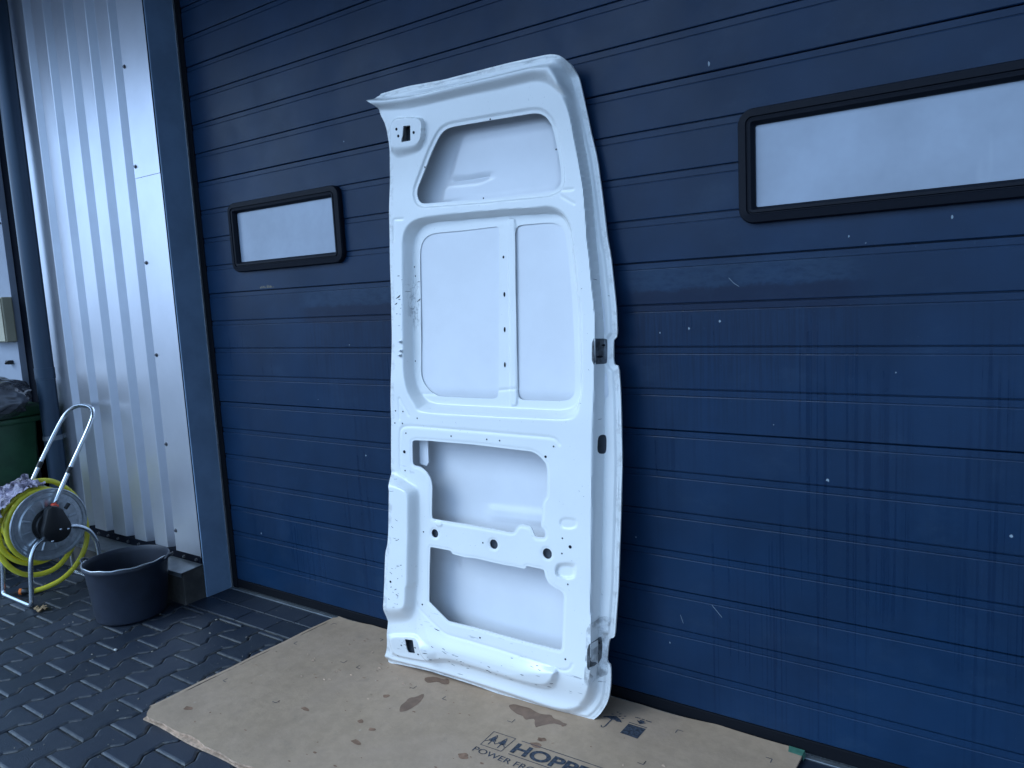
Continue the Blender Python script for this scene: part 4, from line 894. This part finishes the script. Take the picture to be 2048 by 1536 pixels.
mb = MB(); mb.lathe([(0,.028),(.066,.028),(.0705,.024),(.0705,.004),(.080,.003),(.080,0)], H3((-3.808, RY, RZ)), 'x', 48); mb.build('hub', M['blackp'], hr, True, 35)
# tear-drop bearing cover
cv = []
for t in np.linspace(-205, 25, 30):
    a = math.radians(t); cv.append((RY+.006+.064*math.cos(a), RZ-.018+.064*math.sin(a)))
cv += [(RY+.040, RZ+.070), (RY+.014, RZ+.094), (RY-.006, RZ+.098), (RY-.026, RZ+.086)]
mb = MB(); n = len(cv); c0 = np.mean(cv, 0)
rings = [(0, 1.0), (.030, 1.0), (.036, .965), (.038, .90)]
vs = [H3((-3.783+d, c0[0]+(y-c0[0])*k_, c0[1]+(z-c0[1])*k_)) for d, k_ in rings for y, z in cv]
mb.add(vs, [(r_*n+j, r_*n+(j+1) % n, (r_+1)*n+(j+1) % n, (r_+1)*n+j) for r_ in range(3) for j in range(n)]+[tuple(3*n+j for j in range(n))])
cvo = mb.build('bearing_cover', M['blackp'], hr, True, 30)
for y, z in ((RY+.018, RZ-.022), (RY+.052, RZ-.030), (RY-.024, RZ-.068)): mb = MB(); mb.lathe([(0,.0035),(.004,.003),(.0055,0)], H3((-3.745, y, z)), 'x', 12); mb.build('cover_screw', M['tube'], cvo, True)
mb = MB(); mb.tube([H3((-3.775, -.428, .428)), H3((-3.775, -.408, .450))], .009, 10); mb.build('stop_peg', M['blackp'], hr, True, 40)
for x, y, z, s_ in ((-3.775,-.474,.452,1.), (-3.84,-.500,.470,.8), (-4.09,-.474,.452,1.)):
    mb = MB(); d = Vector((0,.103,.177)).normalized(); c = Vector((x,y,z)); mb.tube([H3(c-d*.012*s_), H3(c-d*.008*s_), H3(c+d*.008*s_), H3(c+d*.014*s_)], [.013*s_, .0185*s_, .0185*s_, .013*s_], 12); mb.build('clamp', M['red'], hr, True, 40)
# ================================================================= HOSE
ho = thing('garden_hose', 'yellow garden hose wound on the reel with loose loops hanging below', 'hose', (-3.93, -.455, 0))
hp = []; hrad = .0122
def coil(x, r, a): return (x, RY+r*math.cos(a), RZ+r*math.sin(a))
for t in np.linspace(0, 2*math.pi*17, 17*26):
    k = t/(2*math.pi); layer = int(k/8.5); f = (k-8.5*layer)/8.5; f = f if layer == 0 else 1-f
    hp.append(coil(-4.04+.21*f, .095+.024*layer, -t))
mb = MB(); mb.tube([H3(q) for q in hp], hrad, 10)
# outer turns, sagging below the drum
def loopc(x0, x1, cy, cz_, ry, rz, a0, a1, n_=40):
    return [(x0+(x1-x0)*i/n_+.004*math.sin(i*.6), cy+ry*math.cos(math.radians(a0+(a1-a0)*i/n_)), cz_+rz*math.sin(math.radians(a0+(a1-a0)*i/n_))) for i in range(n_+1)]
mb.tube([H3(q) for q in loopc(-3.855,-3.875, -.500,.358, .155,.168, 60, 420, 60)], hrad, 12)
mb.tube([H3(q) for q in loopc(-3.885,-3.91, -.508,.350, .170,.180, 30, 400, 60)], hrad, 12)
mb.tube([H3(q) for q in loopc(-3.925,-3.90, -.505,.312, .175,.205, 20, 380, 60)], hrad, 12)
free = [(-3.95,-.560,.530),(-3.95,-.480,.556),(-3.945,-.390,.535),(-3.94,-.310,.450),(-3.935,-.274,.340),(-3.93,-.273,.239),(-3.93,-.290,.170),(-3.93,-.327,.110),(-3.93,-.374,.066),(-3.935,-.430,.036),(-3.955,-.490,.019),(-3.975,-.535,.0145)]
mb.tube([H3(q) for q in spline(free, 7)], hrad, 12)
mb.build('hose_tube', M['hose'], ho, True)
cdir = (Vector((-4.020,-.598,.022))-Vector((-3.975,-.535,.0145))).normalized(); c0 = Vector((-3.972,-.532,.0165))
mb = MB(); mb.tube([H3(c0+cdir*d) for d in (0,.002,.014,.016)], [.014,.018,.018,.0155], 16, 0); mb.tube([H3(c0+cdir*d) for d in (.016,.018,.048,.050)], [.0165,.0175,.0165,.015], 16, 1)
mb.tube([H3(c0+cdir*d) for d in (.050,.052,.062,.063)], [.0135,.0155,.0155,.0135], 16, 0, cap=False)
mb.tube([H3(c0+cdir*d) for d in (.056,.0561)], [.0135,.0135], 16, 0); mb.tube([H3(c0+cdir*d) for d in (.056,.0635)], [.005,.004], 10, 0)
mb.build('hose_connector', [M['orange'], M['blackp']], ho, True, 40)
# ================================================================= FILM, BIN, BAG
def crumple(name, c, rad, m, amp, fr, seed, parent=None, nu=64, nv=44, flat=None):
    from mathutils import noise as mn
    vs = []; fs = []
    for j in range(nv+1):
        for i in range(nu):
            a, b = 2*math.pi*i/nu, math.pi*j/nv
            d = Vector((math.sin(b)*math.cos(a), math.sin(b)*math.sin(a), math.cos(b)))
            q = d*fr+Vector((seed, seed*2, seed*.5))
            k = 1+amp*(mn.noise(q)+.6*abs(mn.noise(q*2.3))+.35*mn.noise(q*5.1)-.25*abs(mn.noise(q*3.7)))
            v = Vector((d.x*rad[0]*k, d.y*rad[1]*k, d.z*rad[2]*k))
            if flat is not None and v.z < flat: v.z = flat+(v.z-flat)*.12
            vs.append(v)
    for j in range(nv):
        for i in range(nu): fs.append((j*nu+i, (j+1)*nu+i, (j+1)*nu+(i+1) % nu, j*nu+(i+1) % nu))
    return obj(name, vs, fs, m, parent, True)
# strip of film thrown over the reel
fl = []; ff = []
nu, nv = 40, 26
from mathutils import noise as mn
for j in range(nv+1):
    for i in range(nu+1):
        a = math.radians(84+88*i/nu); x = -.125+.21*j/nv
        k = mn.noise(Vector((i*.12, j*.16, 3)))*.026+abs(mn.noise(Vector((i*.22, j*.5, 7))))*.026+mn.noise(Vector((i*.5, j*.9, 1)))*.006
        r = .192+k; fl.append((x+mn.noise(Vector((i*.3, j*.2, 9)))*.03, (RY+.455)+r*math.cos(a)*1.04, RZ+r*math.sin(a)))
for j in range(nv):
    for i in range(nu):
        if (j < 2 or j > nv-3) and mn.noise(Vector((i*.5, j, 4))) > .05: continue
        ff.append((j*(nu+1)+i, (j+1)*(nu+1)+i, (j+1)*(nu+1)+i+1, j*(nu+1)+i+1))
fo = obj('plastic_film', [(x, y, z) for x, y, z in fl], ff, M['film'], None, True); fo.location = (-3.93-.0, -.455, 0)
tag(fo, 'crumpled clear plastic film draped over the hose on the reel', 'plastic film')
bn = thing('wheelie_bin', 'dark green wheeled rubbish bin at the left edge behind the hose reel', 'bin', (-4.74, -.42, 0))
mb = MB()
def taper(x0, y0, x1, y1, z0, z1, k, bv): 
    bm = bmesh.new(); bmesh.ops.create_cube(bm, size=1)
    for v in bm.verts:
        tz = v.co.z+.5; sc_ = k+(1-k)*tz
        v.co = Vector(((x0+x1)/2+v.co.x*(x1-x0)*sc_, (y0+y1)/2+v.co.y*(y1-y0)*sc_, z0+(z1-z0)*tz))
    bmesh.ops.bevel(bm, geom=bm.edges[:], offset=bv, segments=3, profile=.5, affect='EDGES'); bm.verts.index_update()
    mb.add([v.co[:] for v in bm.verts], [[v.index for v in f.verts] for f in bm.faces]); bm.free()
taper(-.27, -.28, .27, .21, .05, .80, .86, .02); mb.build('bin_body', M['bin'], bn, True, 30)
mb = MB(); mb.bbox((-.29, -.30, .785), (.29, .235, .815), .008); mb.build('bin_rim', M['bin'], bn, True, 30)
mb = MB(); taper(-.285, -.31, .285, .27, .816, .875, .97, .012); mb.build('bin_lid', M['bin'], bn, True, 30)
mb = MB()
for i in range(9):
    for j in range(5): 
        z = .30+.040*j; y = -.23+.030*i+(.015 if j % 2 else 0); xo = .2600+(z-.05)/.81*.0
        xs = .27*(.86+.14*(z-.05)/.81)+.0005
        mb.box((xs, y, z), (xs+.004, y+.012, z+.030))
mb.build('grip_pattern', M['bin'], bn)
for x in (-.27, .235):
    mb = MB(); mb.lathe([(0,0),(.09,0),(.10,.006),(.10,.034),(.09,.04),(0,.04)], (x, .19, .10), 'x', 32); mb.build('wheel', M['blackp'], bn, True, 35)
bg_ = crumple('rubbish_bag', (0,0,0), (.25, .26, .125), M['bag'], .16, 1.1, 4.2, None, 96, 60, None); bg_.location = (-4.52, -.47, .925)
tag(bg_, 'crumpled grey plastic rubbish bag lying on the green bin lid', 'rubbish bag')
# ================================================================= LITTLE THINGS ON THE PAVING
lf = []; 
mb = MB()
for k in range(9):
    a = random.random()*6; c = Vector((random.uniform(-.022,.022), random.uniform(-.018,.018), random.uniform(.004,.014)))
    P = [c+Vector((math.cos(a+t)*.017*random.uniform(.6,1.2), math.sin(a+t)*.012*random.uniform(.6,1.2), random.uniform(-.006,.010))) for t in np.linspace(0, 6.283, 7, endpoint=False)]
    mb.add([c+Vector((0,0,.004))]+P, [(0,1+i,1+(i+1) % 7) for i in range(7)])
lo = mb.build('dry_leaf', M['leaf'], None); lo.location = (-3.705, -.615, .003); tag(lo, 'curled dry brown leaf on the pavers at the foot of the hose reel', 'leaf')
mb = MB(); bm = bmesh.new(); bmesh.ops.create_icosphere(bm, subdivisions=2, radius=1)
mb.add([(v.co.x*.0095, v.co.y*.0065, v.co.z*.004+.004) for v in bm.verts], [[v.index for v in f.verts] for f in bm.faces]); bm.free()
pb = mb.build('pebble', M['pebble'], None, True); pb.location = (-2.975, -.653, 0); tag(pb, 'small oval white pebble on the pavers in front of the bucket', 'pebble')
mb = MB()
for i in range(520):
    if random.random() < .55: ci = random.randint(-12, 14); x = -2.783+PX*(ci+.5)+random.gauss(0, .010); y = random.uniform(-1.6, -.24)
    else: x = random.uniform(-4.2, -2.3); y = random.uniform(-1.2, -.02)
    r = random.uniform(.0012, .0042)*(.7 if random.random() < .8 else 1.5); z = .0005
    c = Vector((x, y, z)); P = [c+Vector((math.cos(t)*r*random.uniform(.5,1.3), math.sin(t)*r*random.uniform(.5,1.3), 0)) for t in np.linspace(0, 6.283, 5, endpoint=False)]
    mb.add([c+Vector((0,0,r*.8))]+P, [(0,1+k,1+(k+1) % 5) for k in range(5)])
M['grit'] = mat('pale_grit', (.22, .20, .17), .9, var=(300, .7))
tag(mb.build('grit', M['grit'], None), 'pale grit and crumbs scattered over the paver joints', 'grit', kind='stuff')
